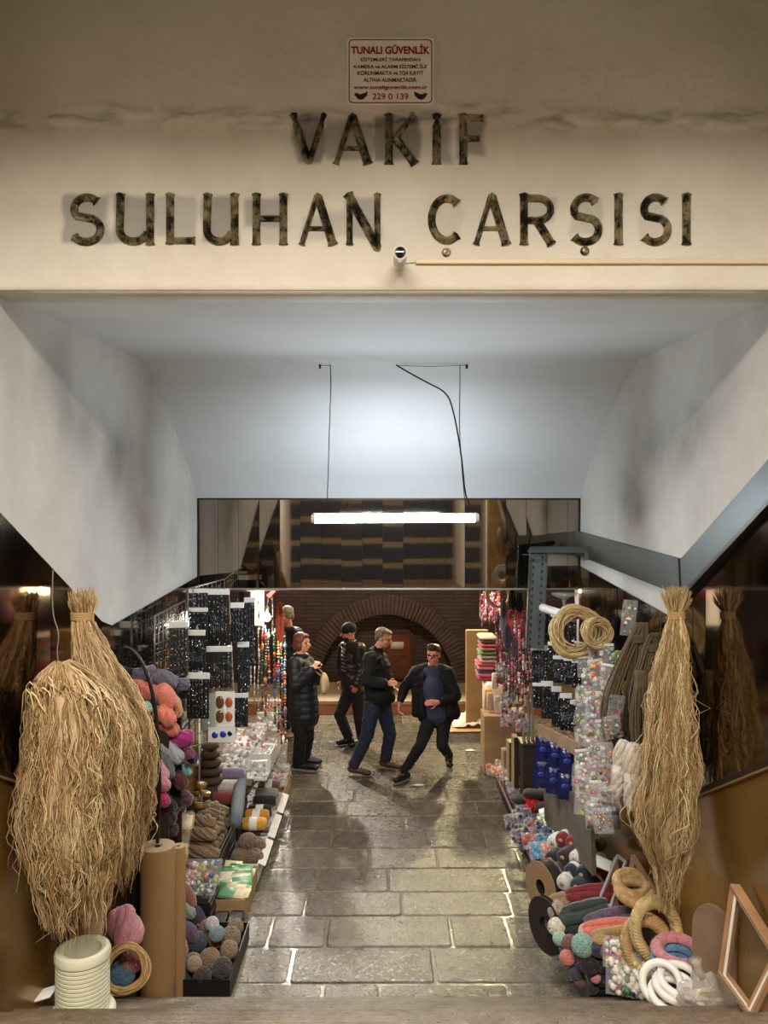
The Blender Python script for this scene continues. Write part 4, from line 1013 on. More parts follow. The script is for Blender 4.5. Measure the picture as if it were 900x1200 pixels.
def bead_strand(label, x, y, z0, z1, cols, r=.009, n=None, group=None, m=None, name='hanging_bead_strand', cat='bead strand', sway=.0, tassel=None, cc=(7,5)):
    root = thing(name, label, cat, (x, y, z0), group); rng = random.Random(int(abs(x*777+y*913+z0*55)*100) & 0xffff)
    mb = MB(); L = z0-z1; k = n or int(L/(r*1.9)); c = rng.choice(cols)
    ph = rng.uniform(0, 50)
    for i in range(k):
        t = i/k; z = z0-L*t
        if rng.random() < .55: c = rng.choice(cols)
        q = r*rng.choice((.6,.8,1,1.3,1.0)); dx = .012*mnoise.noise(V((z*3, ph, 0))); dy = .012*mnoise.noise(V((z*3, ph, 5)))
        mb.sphere((x+dx, y+dy, z), q, *cc, col=c, sc=(1,1,rng.choice((.8,1,1.5))))
    mb.build('beads', m or M_vcg, root)
    mb = MB(); mb.tube([(x,y,z0+.05), (x,y,z0), (x+.004,y,(z0+z1)/2), (x,y,z1)], .0018, 4); mb.build('string', M_lace, root)
    if tassel:
        mb = MB()
        for i in range(9): a = 2*PI*i/9; mb.tube([(x,y,z1),(x+.008*math.cos(a),y+.008*math.sin(a),z1-.03),(x+.014*math.cos(a),y+.014*math.sin(a),z1-.09)], .003, 4)
        mb.build('tassel', tassel, root)
    return root
def card_frame(root, c, w, h, m, R, d=.006, name='backing_card'):
    mb = MB(); mb.bbox(c, (w, d, h), .003, rot=R); return mb.build(name, m, root, smooth=False)
def lace_card(label, px0, px1, py0, py1, Y, kind=0, yaw=0., group=None, header=True, name='hanging_trim_card', back=None):
    # a card of black lace trimmings, hung facing the aisle
    a = P(px0, py0, Y); b = P(px1, py1, Y); w = b.x-a.x; h = a.z-b.z; c = V(((a.x+b.x)/2, Y, (a.z+b.z)/2)); R = RZ(yaw)
    root = thing(name, label, 'trimming', (c.x, Y, a.z), group); rng = random.Random(int(px0*31+py0*7))
    def q(x, z, y=0): return c+R @ V((x, y, z))
    hh = min(.05, h*.14) if header else 0
    card_frame(root, q(0, -hh/2), w*.94, h-hh, back or mat('black_card', hexc(22,22,24), .5), R)
    if header:
        mb = MB(); mb.bbox(q(0, h/2-hh/2, -.004), (w, .010, hh), .003, rot=R @ RX(rng.uniform(-.15,.1)))
        mb.build('header_card', M_card, root, smooth=False)
        mb = MB(); mb.tube([q(0,h/2), q(0,h/2+.02,.01), q(0,h/2+.03,.03)], .003, 5); mb.build('hook', M_grid, root)
    lo = -h/2; hi = h/2-hh
    mb = MB()
    if kind == 0:      # vertical pleated lace strips with jet beads
        n = max(2, int(w/.028))
        for i in range(n):
            x = -w*.42+w*.84*(i+.5)/n; m = int(h/.02)
            mb.tube([q(x+.005*math.sin(k*1.9+i), hi-(hi-lo)*(k+.3)/m, -.010-.004*math.sin(k*2.3)) for k in range(m)], [.009+.004*math.sin(k*2.1+i) for k in range(m)], 5)
    elif kind == 1:    # medallion with fringe
        cz = hi-(hi-lo)*.38; Rr = min(w*.36, (hi-lo)*.3)
        for t in (1., .75, .5): mb.torus(q(0,cz,-.010), Rr*t, .006, 22, 5, rot=R @ RX(PI/2), sc=(1,1.25,1))
        for i in range(12):
            aa = 2*PI*i/12; mb.sphere(q(Rr*1.12*math.cos(aa), cz+Rr*1.35*math.sin(aa), -.010), .011, 8, 6)
        for i in range(8):
            x = -w*.38+w*.76*i/7; mb.tube([q(x*.8, cz-Rr*.9,-.01), q(x, lo+.02*rng.random(), -.012)], .005, 5)
    elif kind == 2:    # two rosettes side by side
        for sx in (-1, 1):
            cz = (hi+lo)/2+sx*.02; Rr = w*.22
            for t in (1., .7): mb.torus(q(sx*w*.23,cz,-.012), Rr*t, .007, 20, 5, rot=R @ RX(PI/2), sc=(1,1.2,1))
            for i in range(10):
                aa = 2*PI*i/10; mb.sphere(q(sx*w*.23+Rr*1.15*math.cos(aa), cz+Rr*1.35*math.sin(aa), -.010), .009, 7, 5)
            for i in range(4): mb.tube([q(sx*w*.23-.03+.02*i, cz-Rr,-.01), q(sx*w*.23-.03+.02*i, lo, -.01)], .004, 4)
    elif kind == 3:    # chains of drops
        n = max(2, int(w/.04))
        for i in range(n):
            x = -w*.4+w*.8*(i+.5)/n; m = int(h/.022)
            for k in range(m):
                if rng.random() < .85: mb.sphere(q(x+rng.uniform(-.003,.003), hi-(hi-lo)*(k+.5)/m, -.012), .008*rng.choice((.7,1,1.3)), 7, 5)
    mb.build('lace_trim', M_lace if kind != 3 else M_jet, root)
    mb = MB(); 
    for i in range(int(10+w*h*900)):
        xx = (round(rng.uniform(-2.4,2.4))/5.4*w) if rng.random() < .75 else rng.uniform(-.42,.42)*w
        mb.sphere(q(xx, rng.uniform(lo, hi), -.020), rng.choice((.003,.004,.0075)), 6, 4)
    mb.build('silver_beads', M_silver, root)
    return root
def packet(label, c, w, h, d, cols, R=None, content='balls', group=None, name='clear_packet', header=True, m=None, nn=22, same=False):
    # crumpled cellophane bag holding small coloured things
    c = V(c); R = R or Matrix.Identity(3); root = thing(name, label, 'packet', tuple(c), group); rng = random.Random(int(abs(c.x*555+c.y*777+c.z*999)*10) & 0xffff)
    if same: root['same'] = 1
    mb = MB()
    for i in range(nn):
        p = V((rng.uniform(-.42,.42)*w, rng.uniform(-.35,.35)*d, rng.uniform(-.45,.38)*h)); cc = rng.choice(cols); s = min(w,h)*rng.uniform(.07,.13)
        q = c+R @ p
        if content == 'balls': mb.sphere(q, s, 8, 6, col=cc)
        elif content == 'flowers':
            for k in range(5):
                a = 2*PI*k/5+i; mb.sphere(q+R @ V((math.cos(a)*s*.8, 0, math.sin(a)*s*.8)), s*.55, 6, 4, sc=(1,.4,1), rot=R, col=cc)
            mb.sphere(q+R @ V((0,-s*.3,0)), s*.4, 6, 4, col=hexc(240,220,120))
        elif content == 'sheets': mb.bbox(q, (w*.8, d*.12, h*.75), .002, rot=R @ RX(rng.uniform(-.05,.05)), col=cc)
        elif content == 'threads': mb.tube([c+R @ V((p.x, p.y*.6, -.42*h)), q, c+R @ V((p.x*.9, p.y*.6, .4*h))], s*.35, 5, cc)
    mb.build('contents', m or M_vc, root)
    mb = MB()
    def fn(sg):
        def f(u, v):
            x = (u-.5)*w*1.04; z = (v-.5)*h*1.04; e = (max(0, 1-abs(2*u-1)**3)*max(0, 1-abs(2*v-1)**3)); y = sg*d*.55*e
            y += sg*.012*mnoise.noise(V((x*30+c.x*9, z*30, sg)))*e; return c+R @ V((x, y, z))
        return f
    mb.grid(fn(-1), 9, 9); mb.grid(fn(1), 9, 9); mb.build('film', M_film, root)
    if header:
        mb = MB(); mb.bbox(c+R @ V((0,0,h*.5)), (w, .008, h*.12), .002, rot=R); mb.build('header_card', M_card, root, smooth=False)
    return root
def box_open(label, x0, x1, y0, y1, z0, z1, m, name='open_box', cat='box', t=.008, flap=False):
    root = thing(name, label, cat, ((x0+x1)/2, (y0+y1)/2, z0)); cx, cy = (x0+x1)/2, (y0+y1)/2; h = z1-z0
    mb = MB(); mb.box((cx,cy,z0+t/2),(x1-x0,y1-y0,t)); mb.box((x0+t/2,cy,z0+h/2),(t,y1-y0,h)); mb.box((x1-t/2,cy,z0+h/2),(t,y1-y0,h)); mb.box((cx,y0+t/2,z0+h/2),(x1-x0-2*t,t,h)); mb.box((cx,y1-t/2,z0+h/2),(x1-x0-2*t,t,h))
    mb.build('box_body', m, root, smooth=False)
    if flap:
        mb = MB(); mb.box((x1+.03, cy, z1-.01), (.07, (y1-y0)*.94, .005), rot=RY(.35)); mb.build('flap', m, root, smooth=False)
    return root
def wgrid(label, pts, nu, nv, r=.0035, name='wire_grid_panel'):
    # welded wire display grid from 4 corners (top-left, top-right, bottom-right, bottom-left)
    a, b, c, d = [V(p) for p in pts]; root = thing(name, label, 'display grid', tuple((c+d)/2)); mb = MB()
    mb.tube([a, b, c, d], r*2.2, 6, closed=True); mb.build('rim', M_grid, root)
    mb = MB()
    for i in range(1, nu): t = i/nu; mb.tube([a.lerp(b,t), d.lerp(c,t)], r, 5)
    for j in range(1, nv): t = j/nv; mb.tube([a.lerp(d,t), b.lerp(c,t)], r, 5)
    mb.build('wires', M_grid, root); return root
def ring_bundle(label, c, R0, n, rr, m, rot=None, name='cane_ring', cat='ring', group=None, spread=.02, wob=.3, sq=1., part='wound_cane'):
    c = V(c); rng = random.Random(int(abs(c.x*991+c.z*313)*50) & 0xffff); root = thing(name, label, cat, tuple(c), group); mb = MB(); rot = rot or Matrix.Identity(3)
    for i in range(n):
        ph = rng.uniform(0, 6.28); A = rng.uniform(-spread, spread); B = rng.uniform(-spread, spread); pts = []
        for k in range(30):
            a = 2*PI*k/30; rad = R0+A+wob*spread*math.sin(3*a+ph); z = B+wob*spread*math.cos(2*a+ph)
            pts.append(c+rot @ V((rad*math.cos(a), rad*math.sin(a)*sq, z)))
        mb.tube(pts, rr*rng.uniform(.8,1.15), 5, closed=True)
    mb.build(part, m, root); return root
def hank(label, top, length, width, m, n=16, r=.006, name='hanging_rope_hank', cat='rope', lean=(0,0), depth=.05, group=None):
    # long folded loops of cord gathered by a wrapping near the top
    t = V(top); rng = random.Random(int(abs(t.x*313+t.z*717)*30) & 0xffff); root = thing(name, label, cat, tuple(t), group); mb = MB()
    for i in range(n):
        w = width*rng.uniform(.35, 1.); dy = rng.uniform(-depth, depth); L = length*rng.uniform(.78, 1.); x0 = rng.uniform(-.15,.15)*width; pts = []
        lx, ly = lean
        for k in range(17):
            s = k/16; a = PI*s*2
            z = -L*(1-math.cos(a))/2; zz = -z/L
            wid = w*.5*math.sin(a)*(.35+.75*zz) if abs(math.sin(a)) > 0 else 0
            pts.append(t+V((x0+wid+lx*zz+.012*mnoise.noise(V((s*5, i, 0))), dy*(.3+zz)+ly*zz, z)))
        mb.tube(pts, r*rng.uniform(.85,1.1), 5, closed=True)
    mb.build('cord_loops', m, root)
    mb = MB()
    for k in range(6): mb.torus(t+V((lean[0]*.12, 0, -length*.10-.008*k)), width*.16, r*.9, 14, 5, sc=(1,.8,1))
    mb.build('wrapping', m, root); return root
# ================================================================ LEFT STALL
# raffia
def raffia(label, rows, Yc, dep, n, tuft=None, tie=None, cols=STRAW, group=None, hang=None, seed=1, r=.0023):
    top = P((rows[0][1]+rows[0][2])/2, rows[0][0], Yc); root = thing('hanging_raffia_bundle', label, 'raffia', tuple(top), group); rng = random.Random(seed)
    mb = MB(); strands_fn(mb, rows, dep, Yc, n, (.62,1.), (0,.04), r, .009, cols, 30, rng); strands_fn(mb, rows, dep*1.08, Yc, n//2, (.35,1.), (.12,.6), r*.9, .015, cols, 26, rng, 0, .14)
    mb.build('fibres', M_straw, root)
    # thick inner core of straw
    mb = MB(); core = []; rad = []
    for y, l, rr in rows[:-1]: a = P(l, y, Yc); b = P(rr, y, Yc); core.append(V(((a.x+b.x)/2, Yc+.02, a.z))); rad.append((b.x-a.x)*.40)
    mb.tube(core, rad, 18, (.45,.33,.19), flat=min(1., dep/max(rad)*.8)); mb.build('inner_fibres', M_straw, root)
    if tuft:
        mb = MB(); ty, tl, tr, by = tuft; b = P((tl+tr)/2, by, Yc)
        for i in range(260):
            a = rng.uniform(0, 2*PI); q = rng.uniform(0,1)**.5; tx = P((tl+tr)/2+(tr-tl)/2*q*math.cos(a), ty+rng.uniform(-6, 12), Yc)
            ox = (P(tie[1],0,Yc).x-P(tie[0],0,Yc).x)/2*q*math.cos(a)
            m_ = b+V((ox*1.1, .03*q*math.sin(a), .0)); e = V((tx.x, Yc+.08*q*math.sin(a), tx.z)); c = rng.choice(cols)
            mb.tube([m_-V((0,0,.05)), m_, m_.lerp(e,.55)+V((rng.uniform(-.01,.01),0,0)), e], [r, r, r, r*.5], 3, c, cap=False)
        mb.build('cut_tuft', M_straw, root)
    if tie:
        mb = MB(); a = P(tie[0], tie[2], Yc); b = P(tie[1], tie[2], Yc)
        for k in range(5): mb.torus(((a.x+b.x)/2, Yc, a.z-.008*k+.016), (b.x-a.x)/2*1.02, .006, 20, 5, sc=(1,.7,1))
        mb.build('binding', mat('raffia_binding', hexc(170,138,90), .8), root)
    if hang:
        mb = MB(); t0 = P(72,788,Yc)
        for i in range(44):
            x = t0.x+rng.uniform(-.14,.26); y = Yc-dep*rng.uniform(.2,.8); w = rng.uniform(.015,.05); h = rng.uniform(.05,.13); zz = t0.z-.02-abs(x-t0.x)*.32+rng.uniform(-.03,.02); c = rng.choice(cols); sk = rng.uniform(-.04,.04)
            mb.tube([V((x-w+sk,y+.05,zz-h*1.4)), V((x-w,y+.02,zz-h*.5)), V((x-w*.6,y,zz-.01)), V((x,y-.008,zz+.012)), V((x+w*.6,y-.004,zz-.01)), V((x+w,y,zz-h*.6)), V((x+w*1.2+sk,y+.02,zz-h*1.7))], .0042, 4, c, flat=.6)
        mb.build('looped_ends', M_straw, root)
        mb = MB(); mb.tube(smooth_pts(hang), .0028, 5, (.22,.19,.15)); mb.build('hanging_cord', M_straw, root)
    return root
raffia('tall straw-coloured raffia bundle with a bound, cut tuft on top, left wall', [(722,85,107),(745,84,118),(770,86,133),(800,88,152),(850,90,178),(900,90,182),(960,90,176),(1005,95,168),(1035,105,160)], 4.17, .165, 850, (694,80,114,718), (84,108,722), seed=3)
raffia('wide bushy raffia bundle hung on a cord in front of the tufted one', [(776,62,84),(790,46,112),(812,38,132),(850,32,146),(900,28,150),(960,25,150),(1015,32,146),(1085,50,132)], 3.74, .185, 1050,
       hang=[P(62,668,3.74), P(61,720,3.74), P(70,742,3.72), P(66,765,3.74), P(72,790,3.74)], seed=5)
# hanging yarn and wound cone under the raffia
hank('dusty rose yarn hank hanging below the raffia', P(75,1010,4.15), .44, .12, ymat((120,72,60)), 20, .008, 'hanging_yarn_hank', 'yarn', depth=.04)
c0, c1 = P(112,1002,4.3), P(104,1096,4.3); rt = thing('twine_cone', 'slim cream cone of wound twine standing behind the plastic ring stack', 'twine', tuple(c1))
mb = MB(); n = 30; mb.tube([c0.lerp(c1, k/n) for k in range(n+1)], [(.035+.035*min(1,k/n*1.3))*(1 if k%2 else .95) for k in range(n+1)], 18, col=(1,1,1)); mb.build('wound_twine', mat('cream_twine', hexc(190,164,130), .85, bump=.3, bscale=80), rt)
mb = MB(); mb.tube([c0+V((0,0,.10)), c0], [.008,.022], 10); mb.build('cone_tip', M_twine, rt)
mb = MB(); zb = stair_z(4.3); mb.lathe([(.035,0),(.06,.01),(.05,c1.z-zb)], (c1.x, 4.3, zb), 16); mb.build('cone_base', M_twine, rt, smooth='auto')
# cream plastic ring stack
zb = stair_z(3.89); cx = P(97,0,3.89).x
rt = thing('plastic_ring_stack', 'cream ribbed plastic reel stack on the left steps', 'plastic reel', (cx, 3.89, zb))
mb = MB(); mb.lathe([(.150,0),(.156,.01),(.156,.055),(.148,.068),(.10,.070),(.10,0)], (cx, 3.89, zb), 40, close=True); mb.build('base_flange', M_pvc, rt, smooth='auto')
pr = [(.085,.06)]; nr = 12
for k in range(nr):
    z = .07+.245*k/nr; pr += [(.119,z),(.127,z+.004),(.127,z+.016),(.119,z+.019)]
pr += [(.121,.315),(.131,.322),(.133,.345),(.126,.362),(.108,.368),(.090,.360),(.085,.345)]
mb = MB(); mb.lathe(pr, (cx, 3.89, zb), 40, close=True); mb.build('ribbed_drum', M_pvc, rt, smooth='auto')
# kraft rolls
def paper_roll(label, x, y, z, r, h, m, core=.3, name='paper_roll'):
    rt = thing(name, label, 'paper roll', (x, y, z)); mb = MB(); mb.lathe([(r*.98,0),(r,.01),(r,h-.01),(r*.985,h)], (x,y,z), 32); mb.build('wound_paper', m, rt, smooth='auto')
    mb = MB(); mb.lathe([(r*core,h-.005),(r*core,h+.004),(r*.97,h+.004),(r*.97,h-.005)], (x,y,z), 32, close=True); mb.build('paper_edge', M_kend, rt, smooth='auto')
    mb = MB(); mb.lathe([(r*core*.98,h-.004),(r*core*.5,h+.001)], (x,y,z), 20); mb.build('core_hole', M_bk, rt, smooth='auto')
    return rt
x1 = P(185,0,5.275).x
paper_roll('thick upright brown kraft paper roll at the foot of the left steps', x1, 5.275, 0, .114, 1.08, M_kraft)
paper_roll('thinner brown paper roll tucked behind the thick upright one', P(206,0,5.33).x, 5.33+.06, 0, .05, 1.03, M_kraft)
# rolls and coils that only the mirror shows, standing on the landing
for k,(x,y,m,h) in enumerate([(-1.60,1.5,M_kraft,1.1),(-1.58,1.15,M_boxw,1.0),(-1.62,.85,M_boxw,1.02)]):
    paper_roll(['kraft paper roll standing on the landing, seen in the mirror strips','grey-white paper roll beside the kraft roll on the landing','second grey-white paper roll farther back on the landing'][k], x, y, 1.6, .10, h, m)
# black cane hoop
Y = 5.10; mb = MB(); hp = smooth_pts([P(138,1000,Y-.1), P(136,850,Y), P(135,775,Y), P(142,757,Y), P(156,760,Y), P(170,782,Y), P(180,815,Y), P(184,850,Y), P(187,900,Y), P(186,950,Y+.03), P(184,1000,Y+.3), P(186,1080,Y+.35)])
o = mb.tube(hp, .013, 8).build('cane_hoop', mat('black_cane', hexc(26,20,18), .4, bump=.2), origin=hp[-1]); tag(o, 'black arched cane standing in front of the coral yarn', 'cane')
mb = MB(); q = smooth_pts([P(128,775,Y), P(140,761,Y), P(152,756,Y), P(162,766,Y)])
# yarn shelf against the left wall
rt = thing('yarn_shelf', 'dark wooden shelf filled with coloured yarn on the left wall', 'shelf', (-1.6, 5.60, 0)); M_dw = mat('dark_shelf_wood', hexc(44,34,28), .6, var=.2)
mb = MB()
for z in (.35,.75,1.15,1.5,1.85): mb.bbox((-1.60, 5.60, z), (.26, .34, .02), .003)
mb.build('shelf_board', M_dw, rt, smooth=False)
for y in (5.43, 5.77): 
    mb = MB(); mb.bbox((-1.60, y, .95), (.26, .02, 1.86), .003); mb.build('side_panel', M_dw, rt, smooth=False)
mb = MB(); mb.box((-1.728, 5.60, .95), (.012, .33, 1.85)); mb.build('back_panel', M_dw, rt, smooth=False)
SK = [  # px0,py0,px1,py1,Y,r_px, rgb, name
 (150,798,182,786,5.5,9,(92,84,106),'grey-purple'),(180,792,206,800,5.45,9,(100,92,112),'dusty violet'),(205,806,220,800,5.6,7,(88,82,100),'slate violet'),
 (150,806,186,812,5.4,10,(214,112,88),'coral'),(186,806,200,828,5.35,10,(218,116,92),'salmon coral'),(200,818,208,838,5.5,8,(204,142,98),'peach'),
 (148,826,170,832,5.3,8,(104,96,122),'smoky lilac'),(156,836,176,828,5.25,8,(140,196,176),'mint'),(184,832,202,846,5.32,9,(222,118,90),'bright coral'),(190,846,206,858,5.4,8,(206,104,80),'deep coral'),
 (190,868,226,864,5.5,9,(158,22,106),'magenta'),(205,880,226,884,5.6,7,(112,48,60),'wine'),(214,876,228,892,5.7,6,(34,38,96),'navy'),(222,884,230,896,5.8,4,(222,200,120),'pale yellow'),
 (186,872,212,890,5.45,9,(150,152,156),'light grey'),(184,884,200,910,5.4,8,(92,92,92),'charcoal grey'),(210,896,222,906,5.8,6,(130,190,200),'sky blue'),(170,886,194,912,5.3,8,(204,138,142),'rose pink'),
 (172,900,196,924,5.25,8,(190,120,128),'pale pink'),(200,906,216,920,5.6,8,(86,30,40),'burgundy'),(178,926,196,942,5.3,7,(190,44,100),'hot pink'),(188,934,204,948,5.45,7,(30,28,44),'midnight'),
 (178,950,204,960,5.5,10,(60,24,32),'dark maroon'),(182,964,206,974,5.55,9,(66,28,34),'brown maroon'),(206,950,222,930,5.9,8,(92,60,64),'plum brown'),
 (156,842,176,870,5.25,9,(200,150,136),'blush'),(160,925,178,950,5.2,8,(60,46,60),'aubergine'),(152,1034,168,1058,5.6,9,(150,140,70),'olive yellow'),(155,1015,168,1035,5.6,8,(70,110,130),'teal blue'),
 (212,1040,224,1062,5.9,8,(150,90,72),'terracotta'),(210,1064,226,1072,5.8,7,(128,150,130),'sage'),(213,1085,228,1100,5.7,8,(98,72,96),'mauve'),(206,1098,216,1118,5.6,7,(206,132,140),'candy pink'),
 (222,1066,238,1094,6.1,10,(72,56,76),'dark plum'),(212,1128,226,1146,5.5,8,(64,74,98),'steel blue')]
for i,(a,b,c,d,Y,r,rgb,nm) in enumerate(SK):
    skein('%s yarn skein in the heap on the left stall' % nm, P(a,b,Y), P(c,d,Y+.05), r*Y/F_PX, rgb, 16, band=(i%3 == 0), group='yarn skeins heaped on the left stall')
skein('chunky pink yarn bundle behind the plastic ring stack', P(140,1066,4.7), P(152,1108,4.65), .085, (206,128,140), 22, band=False)
# wreath with yarn
ring_bundle('small rattan wreath leaning between ring stack and kraft roll', P(147,1140,4.55)+V((0,0,.02)), .115, 14, .008, M_wick, RX(1.25) @ RY(.25), 'rattan_wreath', 'wreath', spread=.022)
ball('blue yarn ball seen inside the small rattan wreath', P(143,1142,4.75), .075, (70,112,140)); ball('pink yarn ball beside the small rattan wreath', P(156,1125,4.78), .07, (190,110,116))
mb = MB(); c = P(48,1166,4.0); mb.bbox(c, (.14,.10,.012), .003, rot=RY(-.3)); tag(mb.build('paper_scrap', M_card, origin=c), 'torn white paper scrap on the step beside the ring stack', 'paper')
# wire grids and black lace cards
wgrid('narrow wire grid panel leaning on the left wall above the yarn', [P(181,722,5.73)+V((0,0,0)), P(217,704,6.6), P(217,790,6.6), P(181,800,5.73)], 8, 7)
wgrid('wire grid panel that carries the black lace cards on the left', [P(220,690,6.2), P(267,678,7.6), P(276,860,7.6), P(222,876,6.2)], 9, 14)
LC = [(221,244,690,724,6.45,0,'card of flat black ribbon under a white header, top left of grid'),(243,269,690,756,6.7,1,'black lace collar card with oval medallion and fringe'),
 (221,244,712,748,6.30,3,'card of silver and jet drops below the flat black ribbon'),(198,221,728,792,6.0,0,'dark grey ribbon card hanging at the left edge of the grid'),(219,241,738,786,6.15,1,'black lace flower card with a lilac stone'),
 (242,272,757,806,6.55,2,'black card with two round lace rosettes'),(270,286,706,752,7.1,0,'narrow black fringe card beside the medallion card'),(278,292,752,812,7.2,3,'long jet bead card right of the rosettes'),
 (218,246,788,842,6.1,0,'fan of dark ribbons with pale edges under the lilac flower card'),(286,299,700,780,7.6,0,'black fringe strip hanging near the light bulb'),(274,291,812,852,7.0,3,'black bead fringe card above the packets table')]
for a,b,c,d,Y,k,lb in LC: lace_card(lb, a, b, c, d, Y, k, yaw=RG.uniform(-.1,.25), back=(mat('grey_ribbon', hexc(72,70,66), .5, .2) if 'dark grey' in lb else None))
# bead cards
def bead_card(label, a, b, c, d, Y, spots, m=M_card):
    p, q = P(a,c,Y), P(b,d,Y); w = q.x-p.x; h = p.z-q.z; cc = (p+q)/2; rt = thing('hanging_bead_card', label, 'bead card', (cc.x, Y, p.z)); card_frame(rt, cc, w, h, m, RZ(.0))
    mb = MB()
    for u, v, r, col, s in spots: mb.sphere(cc+V(((u-.5)*w, -.010, (.5-v)*h)), r, 12, 8, sc=(1,.4,s), col=col)
    mb.build('beads', M_vcg, rt)
BR, AM, WH = hexc(92,58,36), hexc(170,84,44), hexc(230,228,220)
bead_card('white card with brown and amber oval stones', 252, 275, 810, 852, 6.45, [(.25,.3,.035,BR,1.5),(.25,.7,.035,BR,1.5),(.72,.3,.03,AM,1.4),(.72,.7,.03,AM,1.4),(.5,.5,.012,WH,3)])
bead_card('pale grey-green card beside the brown stone card', 236, 253, 812, 856, 6.40, [(.5,.2,.010,WH,1),(.5,.5,.010,WH,1),(.5,.8,.010,WH,1)], mat('grey_green_card', hexc(158,162,150), .5))
bead_card('white card with blue and white eye beads', 244, 276, 852, 870, 6.35, [(.25,.5,.026,hexc(30,50,150),1),(.55,.45,.026,hexc(30,50,150),1),(.25,.5,.012,WH,1.2),(.8,.4,.02,hexc(20,26,60),1)])
# hanging bead strands near the bulb
MC = [hexc(168,44,40), hexc(196,120,52), hexc(70,96,64), hexc(60,70,60), hexc(150,60,70), hexc(190,160,90), hexc(50,40,40), hexc(90,110,140)]
SV = [hexc(210,206,196), hexc(160,156,146), hexc(120,112,100), hexc(220,214,190)]
sx = [(303,706,838,SV,'silver'),(307,735,835,MC,'multicoloured'),(311,738,842,MC,'multicoloured'),(315,742,836,MC,'multicoloured'),(298,712,830,SV,'silver'),(294,715,812,SV,'silver'),
      (322,742,850,MC,'red and green'),(326,742,868,MC,'red and green'),(330,744,874,MC,'red and green'),(334,746,880,MC,'red and green'),(319,700,745,SV,'silver'),(290,720,800,SV,'silver')]
for i,(px,a,b,cl,nm) in enumerate(sx):
    Y = 8.55+.09*(i%5); p, q = P(px,a,Y), P(px,b,Y)
    bead_strand('%s bead strand hanging beside the left light bulb' % nm, p.x, Y, p.z, q.z, cl, .017 if cl is MC else .010, group='bead strands by the left light bulb')
hank('orange-red ribbon bunch hanging above the bead strands', P(328,706,8.35), .42, .085, ymat((226,84,56)), 14, .008, 'hanging_ribbon_bunch', 'ribbon', depth=.03)
mb = MB(); mb.tube([P(268,692,7.6), P(300,692,8.4), P(337,691,9.2)], .010, 8); tag(mb.build('hanging_rail', M_grid, origin=P(268,692,7.6)), 'thin metal rail that carries the strands on the left', 'rail')
bx = P(313,722,8.75); rt = thing('hanging_light_bulb', 'bright white bare light bulb among the left bead strands', 'light bulb', tuple(bx))
mb = MB(); mb.lathe([(.012,.05),(.016,.035),(.034,.008),(.040,-.015),(.034,-.040),(.016,-.053),(.001,-.056)], bx, 20); mb.build('bulb_glass', mat('bulb_glow', (1,1,1), .3, emis=(1.,.95,.86), estr=60), rt)
mb = MB(); mb.lathe([(.014,.05),(.018,.055),(.018,.10),(.006,.11)], bx, 16); mb.tube([bx+V((0,0,.1)), bx+V((.02,0,.25))], .004, 6); mb.build('socket', M_wp, rt)
# table with glittering packets
rt = thing('packet_table', 'low table covered with glittering clear packets, left side', 'table', (-1.42, 8.75, 0))
mb = MB(); mb.bbox((-1.45, 8.7, .62), (.55, 1.5, .03), .004); mb.build('table_top', M_boxw, rt, smooth=False)
for sx_ in (-1.68, -1.44):
    for y in (8.0, 9.4): mb = MB(); mb.bbox((sx_, y, .305), (.04,.04,.61), .004); mb.build('leg', M_dw, rt, smooth=False)
GL = [hexc(214,210,200), hexc(190,160,150), hexc(170,140,90), hexc(150,170,160), hexc(200,90,90), hexc(226,222,214), hexc(120,110,100)]
pk = 0
for j in range(6):
    for i in range(3):
        y = 8.05+.24*j+RG.uniform(-.03,.03); x = -1.64+.19*i; 
        packet('glittering clear packet of beads on the low left table', (x, y, .70+.02*RG.random()+.03*(2-i)), .17, .21, .06, GL, RZ(RG.uniform(-.4,.4)) @ RX(-1.1+RG.uniform(-.2,.2)), 'balls', 'glittering packets on the left table', header=(pk%2==0), nn=16, m=M_vcg, same=True); pk += 1
for k,(px,py,Y,w,h,cols,lb) in enumerate([(312,846,8.8,.22,.20,GL,'large clear bag of silver and pink beads on the left table'),(300,858,8.5,.20,.17,[hexc(206,120,128),hexc(230,226,220)],'clear bag of pink flowers on the left table'),
      (318,832,9.0,.20,.22,GL,'clear bag of white trinkets below the bead strands'),(284,882,8.3,.36,.10,[hexc(200,198,206),hexc(160,158,170)],'flat clear box with a white lid at the table edge'),(330,884,9.0,.12,.3,[hexc(214,190,120),hexc(190,186,170)],'clear bag of yellow beads hanging off the table end')]):
    packet(lb, P(px,py,Y), w, h, .08, cols, RX(-.5), 'balls', nn=26, m=M_vcg)
o = box_open('pale shallow box raised on the packet table under the larger bags', -1.40, -1.17, 8.2, 9.1, .636, .80, M_boxw)
# brown stack and cones
mb = MB()
for k in range(7): mb.bbox((-1.50+.01*RG.uniform(-1,1), 7.9, .52+.016*k), (.36+.02*RG.uniform(-1,1), .26, .013), .004, rot=RZ(RG.uniform(-.08,.08)))
tag(mb.build('leather_sheet_stack', mat('brown_felt', hexc(72,54,44), .8, var=.2), origin=(-1.5,7.9,.52)), 'stack of brown felt sheets beside the purple thread roll', 'sheet stack')
rt = thing('twine_pillar', 'knobbly brown stack of wound twine discs behind the discs of ribbon', 'twine', (P(246,0,7.62).x, 7.62, .5))
mb = MB(); cpos = P(249,890,7.62)
for k in range(5): mb.torus((cpos.x-.02, 7.62, 1.06-.08*k), .05+.010*k, .036, 20, 8)
mb.lathe([(.07,.50),(.07,.78)], (cpos.x-.02,7.62,0), 16); mb.build('wound_discs', mat('brown_twine', hexc(84,64,50), .85, bump=.5, bscale=90), rt)
